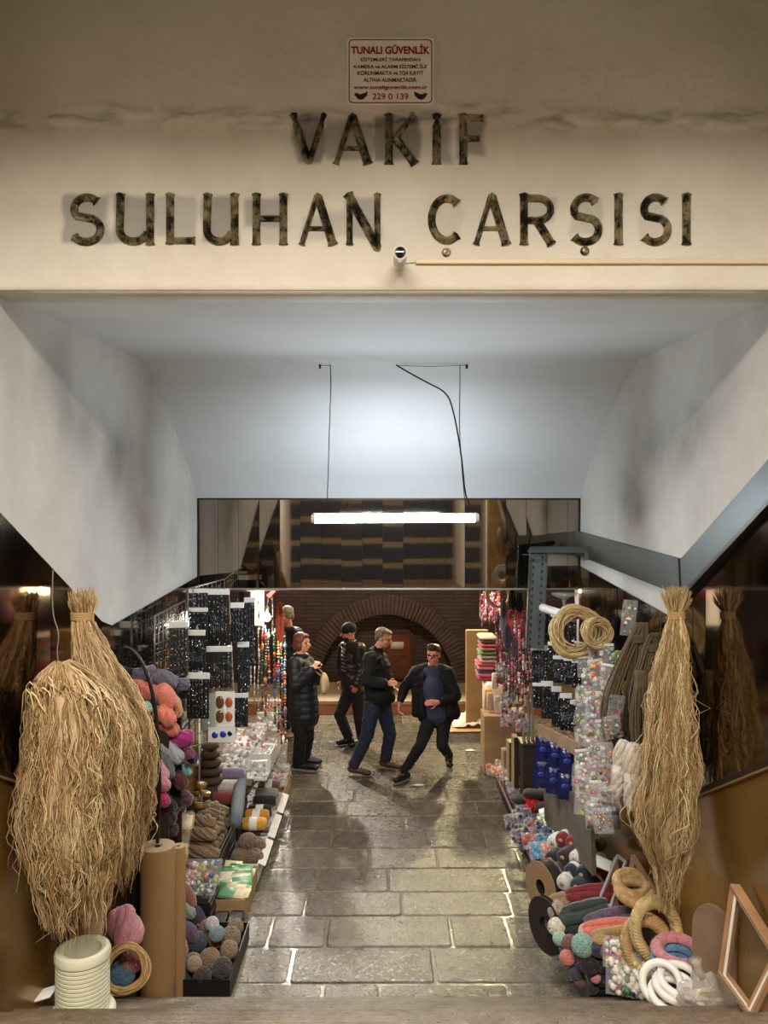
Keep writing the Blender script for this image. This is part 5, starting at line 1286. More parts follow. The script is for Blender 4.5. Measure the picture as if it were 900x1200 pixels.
# tier B : raised goods
def crate(label, x0, x1, y0, y1, h, m=M_blackbox, name='crate', slats=True):
    rt = thing(name, label, 'crate', ((x0+x1)/2, (y0+y1)/2, 0)); mb = MB(); mb.bbox(((x0+x1)/2, (y0+y1)/2, h/2), (x1-x0, y1-y0, h), .006); mb.build('crate_body', m, rt, smooth=False)
    if slats:
        mb = MB()
        for k in range(3): mb.bbox(((x0+x1)/2, y0-.004, h*(.2+.3*k)), ((x1-x0)*.9, .008, h*.16), .002); mb.bbox((x1+.004, (y0+y1)/2, h*(.2+.3*k)), (.008, (y1-y0)*.9, h*.16), .002)
        mb.build('slat', m, rt, smooth=False)
    return rt
crate('dark crate carrying the heap of jute hanks', -1.74, -1.40, 6.62, 7.5, .40)
crate('dark crate carrying the thread rolls and ribbon discs', -1.74, -1.38, 7.52, 8.0, .50)
TW = []
for lay, n, z in ((0,7,.45),(1,6,.55),(2,4,.64)):
    for k in range(n):
        y = 6.68+.105*k+.05*lay+.06*(lay == 2); sw = .05*math.sin(k*2.1+lay)
        skein('brown jute twine hank in the heap on the dark crate', (-1.71+.03*lay+RG.uniform(0,.02), y+sw, z+RG.uniform(-.01,.02)), (-1.40-.03*lay+RG.uniform(-.02,.02), y-sw, z+RG.uniform(-.03,.02)), .066, (RG.choice([(128,100,64),(118,92,58),(140,110,74)])), 26, 'twine', 'twine_hank', False, 'brown jute twine hanks heaped on the left stall', tw=3.4, rs=.011)['same'] = 1
for lb,px,py,Y,rgb in [('purple-grey thread roll on the left stall',271,907,7.8,(132,114,140)),('white thread roll on the left stall',267,921,7.7,(206,196,180)),('dark red thread roll below the white one on the left stall',266,935,7.55,(128,38,36))]:
    c = P(px,py,Y); roll_yarn(lb, c+V((-.13,0,0)), c+V((.13,.0,0)), .062, rgb)
rt = thing('felt_roll', 'long blue-grey felt roll beside the thread rolls on the left stall', 'felt', P(280,960,7.3)); a, b = P(276,965,6.95), P(283,905,8.0)
mb = MB(); mb.tube([a.lerp(b,k/8) for k in range(9)], [.05,.058,.06,.062,.06,.06,.062,.058,.05], 12); mb.build('rolled_felt', mat('bluegrey_felt', hexc(96,102,108), .9, bump=.4, bscale=60), rt)
for k,(px,py) in enumerate([(218,925),(226,920),(232,930),(222,936),(236,922),(214,934),(229,940),(240,932),(219,944),(234,946)]):
    c = P(px,py,7.45-.05*k); rt = thing('ribbon_disc', 'small gold ribbon roll with white end on the left stall', 'ribbon roll', tuple(c), 'gold ribbon rolls on the left stall'); rt['same'] = 1
    mb = MB(); mb.lathe([(.010,.0),(.045,.0),(.047,.004),(.047,.032),(.045,.036),(.010,.036)], c, 18, rot=RX(RG.uniform(-.5,.1)) @ RY(RG.uniform(-.3,.3))); mb.build('ribbon', mat('gold_ribbon', hexc(150,116,62), .35, .4), rt, smooth='auto')
    mb = MB(); mb.lathe([(.006,.037),(.026,.037),(.027,.039),(.006,.040)], c, 16, rot=RX(RG.uniform(-.4,.1))); mb.build('end_label', M_card, rt, smooth='auto')
for k,(px,py) in enumerate([(205,955),(210,970),(200,985),(212,988),(216,962),(206,1000)]):
    packet('clear gold packet between the kraft roll and the jute heap', P(px,py,6.4-.07*k), .13, .14, .05, [hexc(186,160,104),hexc(150,120,74),hexc(210,190,150)], RX(-.6) @ RZ(RG.uniform(-.5,.5)), 'sheets', 'clear gold packets behind the kraft roll', header=False, nn=6, same=True)
# bead bag: coloured pom-poms
PC = [hexc(150,40,44), hexc(190,168,60), hexc(206,200,186), hexc(60,112,70), hexc(160,84,116), hexc(66,96,136), hexc(190,126,60), hexc(110,150,84), hexc(206,200,186)]
crate('low dark box under the bag of coloured beads', -1.66, -1.36, 6.18, 6.55, .26)
packet('clear bag of brightly coloured round beads on a dark box', P(236,1022,6.35), .30, .20, .11, PC, RX(-.75), 'balls', nn=110, header=False)
packet('clear bag of pink and white beads left of the coloured bead bag', P(220,1030,6.2), .13, .13, .07, [hexc(204,140,132),hexc(226,214,200)], RX(-.6), 'balls', nn=34, header=False)
packet('clear bag of black and white beads in front of the coloured bead bag', P(240,1042,6.15), .16, .09, .06, [hexc(226,220,204),hexc(60,56,54),hexc(120,150,90)], RX(-.8), 'balls', nn=40, header=False)
# white-lined trays on the floor along the aisle
TR = [('cardboard tray with white flaps holding green and cream packets', -1.40,-1.12,6.40,7.02,M_cardb),('white tray of jute balls along the left aisle edge',-1.40,-1.12,7.05,7.62,M_boxw),('white tray of yellow and black yarn along the left aisle edge',-1.40,-1.12,7.65,8.25,M_boxw),
      ('white tray of mixed yarn behind the yellow yarn tray',-1.40,-1.12,8.28,8.85,M_boxw),('cardboard tray of glittering packets near the woman\'s feet',-1.40,-1.12,8.88,9.55,M_cardb)]
for lb,a,b,c,d,m in TR: box_open(lb, a, b, c, d, 0, .17, m, 'display_tray', 'tray', flap=(m is M_boxw))
for k in range(8):
    c = V((-1.26+RG.uniform(-.05,.05), 6.5+.055*k, .19+.012*(k%3)))
    packet('cream packet with green print in the nearest left tray', c, .20, .13, .03, [hexc(214,196,140),hexc(222,210,170),hexc(70,140,80)], RZ(RG.uniform(-.3,.3)) @ RX(-1.2), 'sheets', 'cream and green packets in the nearest left tray', header=False, nn=5, same=True)
for k,(x,y,z) in enumerate([(-1.3,7.2,.16),(-1.18,7.2,.16),(-1.3,7.4,.17),(-1.19,7.42,.17),(-1.25,7.28,.27)]): ball('brown jute ball in the white left tray', (x,y,z+.01), .085, (122,98,70), group='jute balls in the white left tray', same=True, sq=.85)
for k,(x,y,z,rgb,nm) in enumerate([(-1.27,7.74,.26,(226,160,40),'yellow'),(-1.27,7.92,.27,(206,140,34),'amber yellow'),(-1.27,8.12,.24,(30,28,30),'black')]):
    roll_yarn('%s yarn roll with white band in the left tray' % nm, (x-.12,y,z), (x+.12,y,z), .065, rgb, bandm=M_label)
for k,(x,y,z,rgb,nm) in enumerate([(-1.28,7.78,.13,(34,30,34),'black'),(-1.28,7.98,.13,(60,44,40),'dark brown'),(-1.18,8.1,.12,(214,206,190),'cream')]): ball('%s yarn ball under the yarn rolls of the left tray' % nm, (x,y,z), .07, rgb)
for k,(y,z,rgb,nm) in enumerate([(8.38,.25,(36,34,36),'black'),(8.54,.27,(150,140,128),'stone grey'),(8.70,.29,(96,76,58),'tobacco brown')]):
    roll_yarn('%s thread roll in the farther left tray' % nm, (-1.38,y,z), (-1.14,y,z), .06, rgb, bandm=(M_label if 'brown' in nm else None))
for k in range(9):
    packet('silvery clear packet in the farthest left tray', (-1.33+.14*(k%2), 8.95+.065*k, .22+.03*(k%3)), .16, .16, .06, GL+[hexc(190,40,44)], RZ(RG.uniform(-.4,.4)) @ RX(-.9), 'balls', 'silvery packets in the farthest left tray', header=False, nn=14, m=M_vcg, same=True)
for k in range(4): packet('green trinket packet behind the thread rolls', (-1.42+.05*k, 8.45+.1*k, .42), .12, .14, .05, [hexc(70,110,60),hexc(160,150,70),hexc(40,60,40)], RX(-.7), 'balls', 'green trinket packets behind the thread rolls', header=False, nn=14, same=True)
# black boxes in front of the tray
for k,(x,y) in enumerate([(-1.29,6.26),(-1.17,6.27)]):
    c = V((x,y,.055)); rt = thing('small_black_box', ['small black box with white label before the cardboard tray','second small black box at the aisle side of the tray'][k], 'box', (x,y,0)); mb = MB(); mb.bbox(c, (.105,.18,.11), .004); mb.build('box_body', M_blackbox, rt, smooth=False)
    mb = MB(); mb.bbox(c+V((.01,-.092,.02)), (.045,.003,.04), .001); mb.build('label', M_card, rt, smooth=False)
# wire basket of twine balls at the front
box_open('black crate of jute and coloured balls at the foot of the left steps', -1.42, -1.04, 5.36, 6.12, 0, .14, M_blackbox, 'ball_crate', 'crate')
BL = [(-1.33,5.98,.16,.065,(130,106,78)),(-1.12,5.98,.17,.06,(134,110,84)),(-1.36,5.78,.17,.07,(56,66,84)),(-1.22,5.82,.18,.07,(206,124,44)),(-1.12,5.78,.20,.075,(128,106,78)),(-1.27,5.86,.26,.05,(190,184,176)),
      (-1.10,5.64,.19,.06,(140,114,84)),(-1.34,5.55,.14,.07,(120,98,68)),(-1.22,5.56,.17,.07,(128,104,76)),(-1.12,5.48,.15,.07,(62,48,42)),(-1.30,5.44,.20,.05,(150,124,90)),(-1.2,5.7,.27,.055,(118,140,150)),(-1.24,5.42,.13,.06,(54,44,40))]
NM = {(206,124,44):'orange',(56,66,84):'dark blue',(190,184,176):'white',(62,48,42):'dark brown',(118,140,150):'grey-blue',(54,44,40):'black-brown'}
for x,y,z,r,rgb in BL: ball('%s ball in the black crate by the left steps' % NM.get(rgb,'jute brown'), (x,y,z), r, rgb, group='balls in the black crate')
# ================================================================ RIGHT STALL
raffia('slim straw-coloured raffia bundle with a bound tuft hanging on the right wall', [(722,784,800),(745,776,806),(790,765,810),(840,759,812),(900,752,815),(950,744,812),(985,750,808),(1015,766,800),(1058,772,792)], 4.55, .14, 820, (692,772,812,716), (784,802,721), seed=9, r=.0022)
# slotted steel shelf frame
rt = thing('slotted_steel_frame', 'grey slotted steel upright and bracket arm before the mirror strips on the right', 'shelf frame', (1.55, 7.2, 1.9))
M_sl = mat('grey_painted_steel', hexc(88,94,94), .5, .5)
a, b = P(624,642,7.2), P(616,716,7.0)
def slotted(mb, p0, p1, w, face, nh):
    p0, p1 = V(p0), V(p1); d = (p1-p0); L = d.length; d.normalize(); f = V(face).normalized(); s = d.cross(f).normalized()
    # sheet with oblong holes: ladder of bars
    k = nh*2+1
    R = Matrix((s, f, d)).transposed(); mb.box((p0+p1)/2, (w, .004, L), rot=R)
    for i in range(nh):
        for sg in ((-1, 1) if w > .1 else (0,)):
            c = p0+d*L*((i+.5+.25*sg)/nh)+s*sg*w*.25+f*.003; mb.box(c, (w*.10, .002, L/nh*.42), rot=R, mi=1); mb.box(c-f*.006, (w*.10, .002, L/nh*.42), rot=R, mi=1)
    for sg in (-1, 1): mb.box((p0+p1)/2+s*sg*w*.5+f*.018, (.004, .036, L), rot=R)
a = P(620,640,7.15); b = P(618,1000,7.15)
mb = MB(); slotted(mb, P(631,642,7.2), P(626,760,7.2), .16, (0,-1,0), 14); mb.build('upright', [M_sl, M_blackbox], rt, smooth=False)
mb = MB(); slotted(mb, P(620,646,7.18), P(690,646,6.75), .05, (0,-.55,.84), 12); mb.box((P(655,0,6.95).x, 7.0, P(0,650,7).z), (.62,.03,.004)); mb.build('bracket_arm', [M_sl, M_blackbox], rt, smooth=False)
mb = MB(); mb.box(P(687,652,6.75), (.03,.03,.06)); mb.build('bracket_end', M_sl, rt, smooth=False)
# small lamp/white ornament on shelf
# cardboard and wood behind far right
mb = MB(); p, q = P(548,738,12.2), P(562,838,12.2); mb.bbox(((p.x+q.x)/2+.05, 12.2, (p.z)/2), (.34, .10, p.z), .006); tag(mb.build('cardboard_backing', M_cardb, origin=((p.x+q.x)/2, 12.2, 0), smooth=False), 'tall brown cardboard sheet standing behind the folded fabric', 'cardboard')
mb = MB(); mb.bbox((1.66, 10.72, .30), (.52, .62, .58), .01); tag(mb.build('storage_box', M_cardb, origin=(1.66,10.85,0), smooth=False), 'brown carton under the folded coloured fabric', 'box')
# fabrics
FC = [((176,150,128),'beige'),((40,38,52),'black'),((190,88,96),'rose'),((190,96,100),'dusty pink'),((84,140,60),'green'),((168,152,128),'sand'),((170,150,126),'pale sand'),((190,44,60),'red'),((206,110,130),'pink'),((60,34,66),'dark purple'),((204,100,122),'candy pink'),((176,40,56),'crimson')]
z = 1.05
for k,(rgb,nm) in enumerate(reversed(FC)):
    h = .050 if nm not in ('black','dark purple','red') else .035; c = V((P(566,0,10.75).x+RG.uniform(-.01,.01)+(0.02 if k < 5 else .05), 10.75, z+h/2)); z += h+.003
    mb = MB()
    mb.bbox(c, (.22+RG.uniform(-.01,.02), .40, h), h*.45); o = mb.build('folded_fabric', ymat(rgb), origin=c); tag(o, '%s folded fabric in the stack at the far right' % nm, 'fabric', 'folded fabrics at the far right')
# white and orange packs beneath the fabric
mb = MB(); mb.bbox((P(582,0,10.6).x, 10.6, .84), (.34,.4,.42), .03); tag(mb.build('foam_block', mat('white_foam', hexc(214,202,188), .8, bump=.2), origin=(1.5,10.6,.63)), 'white foam block under the folded fabric stack', 'foam block')
mb = MB(); c = P(572,808,10.3); c.z = .87; mb.bbox(c, (.09,.05,.26), .006); tag(mb.build('amber_pack', mat('amber_card', hexc(206,150,80), .6), origin=c), 'amber pack leaning on the white foam block', 'pack')
for k,(px,py,h,rgb) in enumerate([(580,798,.20,(226,212,196)),(574,822,.22,(210,180,150)),(582,826,.22,(220,206,190)),(588,834,.24,(206,190,176))]):
    c = P(px,py,10.2-.05*k); rt = thing('foam_roll', ['pale cream','peach','ivory','greyish white'][k]+' foam roll at the far right stall end', 'foam roll', tuple(c)); mb = MB(); mb.lathe([(.034,-h/2),(.04,-h/2+.01),(.04,h/2-.01),(.034,h/2)], c, 18); mb.build('roll_body', ymat(rgb), rt, smooth='auto')
    mb = MB(); mb.lathe([(.012,h/2),(.030,h/2+.003),(.012,h/2+.004)], c, 14); mb.build('roll_end', M_kend, rt, smooth='auto')
ball('red ball on the white foam block', P(588,795,10.2), .075, (200,60,56))
mb = MB(); mb.bbox((1.46, 10.16, .37), (.40, .40, .74), .01); tag(mb.build('storage_box', M_cardb, origin=(1.46,10.16,0), smooth=False), 'carton carrying the foam rolls at the far right stall end', 'box')
# cardboard with paper on the hall floor
rt = thing('cardboard_sheet', 'flat cardboard sheet on the hall floor at the ledge', 'cardboard', (P(545,0,12.3).x, 12.2, 0)); cx = P(547,0,12.3).x
mb = MB(); mb.bbox((cx-.02, 12.15, .012), (.86, .55, .012), .003, rot=RZ(.05)); mb.build('sheet', mat('tan_card', hexc(196,158,106), .8), rt, smooth=False)
rt = thing('crumpled_paper', 'crumpled white wrapping paper lying on the flat cardboard', 'paper', (cx, 12.2, .02)); mb = MB()
def cr(u, v):
    x = (u-.5)*.52+cx+.02; y = 12.2+(v-.5)*.38; return V((x, y, .05+.10*max(0, mnoise.fractal(V((x*5, y*5, 2)), .7, 2.2, 4))+.06*(v > .8)+.05*v))
mb.grid(cr, 30, 22); o = mb.build('paper_sheet', mat('wrap_paper', hexc(206,196,178), .6), rt); sd = o.modifiers.new('s', 'SOLIDIFY'); sd.thickness = .003
for k,(px,py) in enumerate([(551,880),(490,921)]):
    c = P(px,py,3069/(py-600)); mb = MB(); mb.sphere(c+V((0,0,.01)), .05, 10, 6, sc=(1.4,.6,.2), lump=.5); tag(mb.build('paper_scrap', M_card, origin=c), ['white paper scrap on the slabs in the hall','small white scrap on the slabs before the striding man'][k], 'paper')
# bright pink strands beyond the beam
PK = [hexc(226,120,150), hexc(236,200,214), hexc(190,130,200), hexc(210,60,70), hexc(240,232,236), hexc(150,90,150), hexc(226,150,110)]
DK = [hexc(150,40,52), hexc(60,40,48), hexc(170,90,96), hexc(40,44,56), hexc(110,70,64), hexc(196,120,120), hexc(70,76,80), hexc(190,170,150)]
for i in range(12):
    px = 563+2.1*i; Y = 9.9+.12*(i%4); p, q = P(px, 697+RG.uniform(-3,4), Y), P(px, 735-RG.uniform(0,10)-(8 if i > 9 else 0), Y)
    bead_strand('pink and lilac bead strand hanging at the far right under the beam', p.x, Y, p.z, q.z, PK, .013, group='pink strands at the far right', m=M_vc)
for i in range(30):
    px = 582+1.5*i+RG.uniform(-1,1); Y = 8.9-.035*i+.16*(i%3); top = 724+RG.uniform(-6,10)-(10 if i%4 == 0 else 0); bot = 800+RG.uniform(0,60) if i > 4 else 780+RG.uniform(0,40)
    if i > 24: bot = 800
    p, q = P(px, top, Y), P(px, bot, Y)
    bead_strand('dark red and grey bead strand on the right stall', p.x, Y, p.z, q.z, DK if i%3 else DK+PK[:2], .0125, group='dark bead strands on the right stall', m=M_vc)
for k,(px,a,b,rgb,nm) in enumerate([(598,715,745,(226,96,96),'coral red'),(606,716,752,(236,110,104),'salmon'),(614,716,748,(230,70,80),'bright red'),(621,718,760,(206,110,110),'dusty red'),(590,702,740,(110,106,112),'grey'),(600,690,716,(20,20,24),'black'),(609,694,718,(28,26,30),'black-grey'),(595,732,760,(44,44,60),'navy'),(603,748,770,(90,60,60),'brown-red')]):
    Y = 8.5; hank('%s ribbon bunch at the top of the right bead strands' % nm, P(px,a,Y-.02*k), P(px,a,Y).z-P(px,b,Y).z, .075, ymat(rgb), 12, .007, 'hanging_ribbon_bunch', 'ribbon', depth=.03)
ring_bundle('pale cane ring hanging above the far right strands', P(584,698,8.9), .13, 8, .010, M_cane, RX(1.2), spread=.012)
for k,(px,py) in enumerate([(588,786),(596,820),(594,844),(604,838),(612,850)]):
    packet('small dark trinket bag at the foot of the right bead strands', P(px,py,8.7-.1*k), .14, .14, .07, DK+[hexc(190,186,180)], None, 'balls', 'trinket bags under the right bead strands', header=False, nn=20, same=True)
# black lace cards of the right stall
RCD = [(624,646,714,752,7.35,3),(645,656,716,764,7.15,0),(654,666,718,766,6.98,3),(664,676,720,768,6.80,0),(622,642,756,800,7.35,1),(642,653,752,784,7.15,3),
       (648,660,768,800,6.98,1),(660,671,770,802,6.8,1),(670,681,772,806,6.65,3),(624,640,800,830,7.3,3),(634,648,798,842,7.15,0),(646,658,804,852,6.95,3),(656,670,812,856,6.78,1),(668,682,820,858,6.6,3)]
HOW = ['jet drops','pleated black lace','jet drops in a long row','flat pleated lace','oval medallion','short jet drops','small medallion','medallion and fringe','dark drops','small jet drops','narrow pleats','long drops','round medallion','lowest row of drops']
for i,(a,b,c,d,Y,k) in enumerate(RCD):
    lace_card('black card with %s on the right stall, %s row' % (HOW[i], 'upper' if c < 740 else 'middle' if c < 790 else 'lower'), a, b, c, d, Y, k, yaw=RG.uniform(-.35,-.05), name='hanging_lace_card')
# slatted stand left of the black cards
p = P(618,870,8.6)
rt = thing('dark_wooden_stand', 'narrow dark wooden stand at the aisle edge of the right stall', 'stand', (p.x, 8.6, 0))
mb = MB(); mb.bbox((p.x+.02, 8.6, p.z/2), (.17,.22,p.z), .006); mb.build('post', M_dw, rt, smooth=False)
mb = MB(); mb.bbox((p.x+.02, 8.6, p.z+.012), (.22,.27,.025), .006); mb.build('top_cap', mat('stand_cap', hexc(64,58,54), .4), rt, smooth=False)
rt = thing('poster_tubes', 'pale grey cardboard tubes upright beside the dark stand', 'tube', (P(624,0,7.3).x, 7.3, .4)); del rt
bpy.data.objects.remove(bpy.data.objects['poster_tubes'])
for k,(px,top,bot) in enumerate([(604,862,905),(598,868,900),(592,878,896)]):
    Y = 8.95+.2*k; p = P(px,top,Y); q = V((0,0,0)); mb = MB(); mb.bbox((p.x, Y, (p.z+max(q.z,0))/2), (.05,.16,p.z-max(q.z,0)), .004); rt = thing('upright_board', ['dark brown','grey','pale edged'][k]+' upright board in the row left of the dark stand', 'board', (p.x, Y, 0)); mb.build('board_face', [M_dw, M_sl, M_wood][k], rt, smooth=False)
    mb = MB(); mb.bbox((p.x-.03, Y, (p.z+max(q.z,0))/2), (.008,.16,p.z-max(q.z,0)), .002); mb.build('edge_strip', M_cane, rt, smooth=False)
for k,px in enumerate((617,622,627)):
    Y = 8.55+.03*k; px -= 3; p = P(px,812,Y); q = V((0,0,P(0,870,8.6).z+.026)); rt = thing('cardboard_tube', 'grey cardboard tube standing on the dark wooden stand', 'tube', (p.x, Y, q.z), 'grey tubes on the dark stand'); rt['same'] = 1; mb = MB(); mb.lathe([(.018,0),(.018,p.z-q.z),(.014,p.z-q.z),(.014,p.z-q.z-.02)], (p.x,Y,q.z), 12); mb.build('tube_wall', mat('grey_tube', hexc(150,142,128), .6), rt, smooth='auto')
# wooden slat with blue packets
rt = thing('wood_batten', 'pale wooden slat above the blue packets', 'wood slat', tuple(P(655,866,6.5))); mb = MB(); a, b = P(632,855,7.1), P(677,878,6.1); d = b-a; mb.box((a+b)/2, (.03, d.length, .10), rot=d.to_track_quat('Y','Z').to_matrix()); mb.build('slat_board', M_wood, rt, smooth=False)
for r in range(2):
    for k in range(3):
        Y = 6.85-.28*k; px = 636+14*k-(r*2); py = 879+7*k+r*29
        c = P(px,py,Y); w = 17*Y/F_PX; h = 31*Y/F_PX; rt = thing('hanging_blue_packet', '%s blue foil packet in the %s row, right stall' % (['farthest','middle','nearest'][k], ['upper','lower'][r]), 'packet', tuple(c), 'blue foil packets'); mb = MB()
        def fn(sg, c=c, w=w, h=h):
            return lambda u, v: c+RZ(-.35) @ V(((u-.5)*w, sg*.022*(1-abs(2*u-1)**3)*(1-abs(2*v-1)**3)+.006*mnoise.noise(V((u*6,v*6,c.x*9))), (v-.5)*h))
        mb.grid(fn(-1), 10, 10); mb.grid(fn(1), 10, 10); mb.build('foil_body', M_blue, rt)
        mb = MB(); mb.sphere(c+V((0,-.024,.01)), .03, 12, 8, sc=(1.2,.2,.8), col=(.3,.42,.75)); mb.build('printed_spot', mat('pale_blue_print', hexc(44,62,138), .3), rt)
mb = MB(); a, b = P(640,925,6.9), P(676,960,5.9); d = b-a; mb.box((a+b)/2+V((.05,0,-.1)), (.03, d.length+.5, .45), rot=d.to_track_quat('Y','Z').to_matrix()); tag(mb.build('backing_board', mat('grey_board', hexc(92,84,74), .8, var=.2), origin=(a+b)/2, smooth=False), 'grey-brown board below the blue packets', 'board')
# coils of cane
ring_bundle('large coil of thin pale cane hanging on the right stall', P(676,741,6.0)+V((0,0,0)), .155, 34, .0065, M_cane, RX(PI/2-.15), 'hanging_cane_coil', 'cane coil', spread=.045, part='coiled_cane')
ring_bundle('smaller coil of thin cane in front of the large coil', P(700,742,5.75)+V((0,0,0)), .085, 24, .006, M_cane, RX(PI/2-.1) @ RY(.2), 'hanging_cane_coil', 'cane coil', spread=.028, part='coiled_cane')
# rolled paper end on shelf top
mb = MB(); mb.tube([P(636,712,6.9), P(672,724,6.3)], .035, 12); tag(mb.build('rolled_paper', M_boxw, origin=P(650,716,6.6)), 'white rolled paper on top of the right stall', 'paper roll')
rt = thing('glass_stand', 'clear glass footed dish on the right stall top', 'dish', tuple(P(661,706,6.7))); c = P(661,706,6.7); mb = MB(); mb.lathe([(.11,.08),(.10,.06),(.02,.03),(.012,.0),(.012,-.06),(.05,-.075),(.05,-.08)], c, 24); mb.build('glass_body', mat('clear_glass', hexc(150,160,150), .06, alpha=.35, spec=.9), rt)
# flower packets column
FL = [hexc(206,204,208), hexc(200,176,70), hexc(190,84,96), hexc(120,160,190), hexc(176,112,150), hexc(212,208,204), hexc(90,130,84), hexc(200,196,200), hexc(150,150,160), hexc(212,208,204), hexc(70,64,74)]
DKF = [hexc(44,40,52), hexc(120,50,40), hexc(60,56,60), hexc(170,80,50)]
fp = [(681,765,FL),(697,770,FL),(711,768,FL),(686,782,[hexc(60,70,110),hexc(226,224,220)]),(699,786,[hexc(236,160,40),hexc(220,60,60)]),(713,792,DKF+FL[:2]),(690,800,FL),(704,806,FL),(717,812,DKF+FL),(684,816,FL),(696,824,FL),(708,832,FL),(722,828,DKF),(682,838,FL),
      (694,848,FL),(706,858,FL),(718,852,DKF+FL[:3]),(684,862,FL),(696,876,FL),(709,884,FL+DKF),(686,892,[hexc(90,150,90),hexc(200,90,150),hexc(226,222,226)]),(698,902,FL),(711,910,DKF),(680,908,[hexc(206,90,160),hexc(226,222,226)]),(689,922,FL),(702,930,FL),(714,936,DKF),(684,942,FL+DKF),(697,952,FL),(706,962,DKF)]
for i,(px,py,cl) in enumerate(fp):
    Y = 6.1-.008*(py-765)*.6-(px-680)*.012; c = P(px,py,Y)
    packet('clear packet of fabric flowers hanging on the right stall', c, .115, .15, .05, cl, RZ(RG.uniform(-.5,.3)) @ RY(RG.uniform(-.25,.25)), 'flowers' if i%2 else 'balls', 'clear flower packets on the right stall', 'hanging_flower_packet', header=(i < 6 or i%5 == 0), nn=12 if i%2 else 20, same=True)
for i in range(16):
    px = 694+9*(i%4); py = 925+13*(i//4); Y = 5.75-.05*(i//4)-.03*(i%4); c = P(px,py,Y)
    packet('dark bristly trimming packet low on the right stall', c, .085, .10, .05, [[hexc(40,36,48),hexc(80,76,90)],[hexc(60,32,26),hexc(170,76,44)],[hexc(40,38,44),hexc(110,100,120)],[hexc(30,28,34),hexc(90,86,96)]][i//4], RZ(-.3), 'threads', 'dark trimming packets on the right stall', 'hanging_trim_packet', header=False, nn=14, same=True)
# garland of felt flowers
rt = thing('hanging_felt_garland', 'vertical garland of colourful felt flowers on the right stall', 'garland', tuple(P(729,800,5.6)))
mb = MB(); mb.tube([P(731,764,5.6), P(728,905,5.6)], .003, 5); mb.build('string', M_lace, rt)
for px,py,rgb in [(735,806,(226,200,60)),(728,830,(206,110,170)),(731,846,(90,160,210)),(726,860,(40,30,60)),(727,876,(150,24,60)),(724,890,(226,200,60)),(723,902,(206,120,150)),(730,786,(200,30,50)),(726,770,(110,140,70))]:
    c = P(px,py,5.58); mb = MB()
    for k in range(6): a = PI*k/3; mb.sphere(c+V((.030*math.cos(a),0,.030*math.sin(a))), .024, 8, 6, sc=(1,.4,1))
    fl = mb.build('felt_flower', ymat(rgb), rt); mb = MB(); mb.torus(c+V((0,-.012,0)), .014, .006, 12, 5, rot=RX(PI/2)); mb.build('flower_centre', M_card, fl, origin=rt['_o'])
packet('clear bag of white and red charms hanging above the felt garland', P(737,724,5.5), .10, .24, .05, [hexc(226,222,214),hexc(190,30,50),hexc(120,150,60)], RY(.1), 'balls', name='hanging_charm_packet', nn=20, header=False)
# rope hanks
hank('olive brown rope hank hanging right of the cane coils', P(752,730,5.35), .86, .28, M_rope, 20, .0075, lean=(-.20,0), depth=.05)
hank('brown rope hank crossing behind the raffia on the right', P(768,742,5.1), .72, .24, M_rope, 16, .0075, lean=(-.08,0), depth=.05)
hank('lower olive rope hank with long loops on the right stall', P(752,786,5.0), .60, .20, M_rope, 18, .0075, lean=(.02,0), depth=.05)
hank('thin dark cord hank hanging low beside the white skeins', P(742,800,5.2), .50, .16, mat('dark_cord', hexc(52,44,36), .8), 10, .005, lean=(.02,0))
skein('long white cord skein hanging left of the raffia, left one of two', P(731,868,5.0), P(722,934,5.0), .050, (196,184,164), 34, 'cord', 'hanging_cord_skein', True, tw=4)
skein('long white cord skein hanging nearest the raffia, right one of two', P(742,872,4.9), P(741,948,4.9), .058, (204,192,172), 34, 'cord', 'hanging_cord_skein', True, tw=4)
# ---------------------------------------------------------------- right stall, low goods
M_pinkb = mat('mauve_board', hexc(150,104,128), .6)
box_open('long low tray with a mauve rim full of small goods, right aisle edge', 1.36, 1.72, 6.95, 9.6, 0, .12, M_blackbox, 'display_tray', 'tray')
mb = MB(); mb.box((1.355, 7.35, .125), (.035, 1.0, .03)); mb.box((1.355,8.8,.125),(.02,1.7,.02)); tag(mb.build('tray_edging', M_pinkb, origin=(1.355,7.35,.12), smooth=False), 'mauve plastic edging strip along the right tray', 'edging')
def lowp(px, py, Y, w, h, cols, lb, kind='balls', grp=None, R=None, nn=18, m=None, nm='clear_packet', hd=False):
    packet(lb, P(px,py,Y), w, h, .05, cols, R or RX(-1.0) @ RZ(RG.uniform(-.4,.4)), kind, grp, nm, hd, m, nn)
OR = [hexc(230,120,50), hexc(226,180,140), hexc(236,150,80)]
lowp(579,903,9.45,.20,.18,OR,'clear bag of orange trinkets at the far end of the right tray'); lowp(590,898,9.5,.2,.18,[hexc(214,196,170),hexc(190,120,90)],'clear bag of peach trinkets at the far end of the right tray')
lowp(596,906,9.2,.22,.18,[hexc(200,186,160),hexc(214,170,120)],'clear bag of cream trinkets near the far end of the right tray')
MX = [([hexc(70,74,96),hexc(150,150,160)],'grey-blue'),([hexc(90,60,110),hexc(190,150,120)],'purple'),([hexc(60,90,140),hexc(30,30,40)],'blue'),([hexc(190,186,180),hexc(60,60,66)],'white and black'),([hexc(120,80,70),hexc(200,190,180)],'brown'),([hexc(40,36,44),hexc(100,96,110)],'charcoal')]
for i in range(12):
    r_, c_ = divmod(i, 2); Y = 9.05-.26*r_; x = 1.47+.16*c_; z = .16+.03*(i%2); cl, nm = MX[(i*5+r_)%6]; px = 450+x/Y*F_PX; py = 600-(z-EYE)/Y*F_PX
    lowp(px, py, Y, .17, .20, cl, '%s trinket packet in the right tray' % nm, grp='trinket packets in the right tray', hd=(i%3==0))
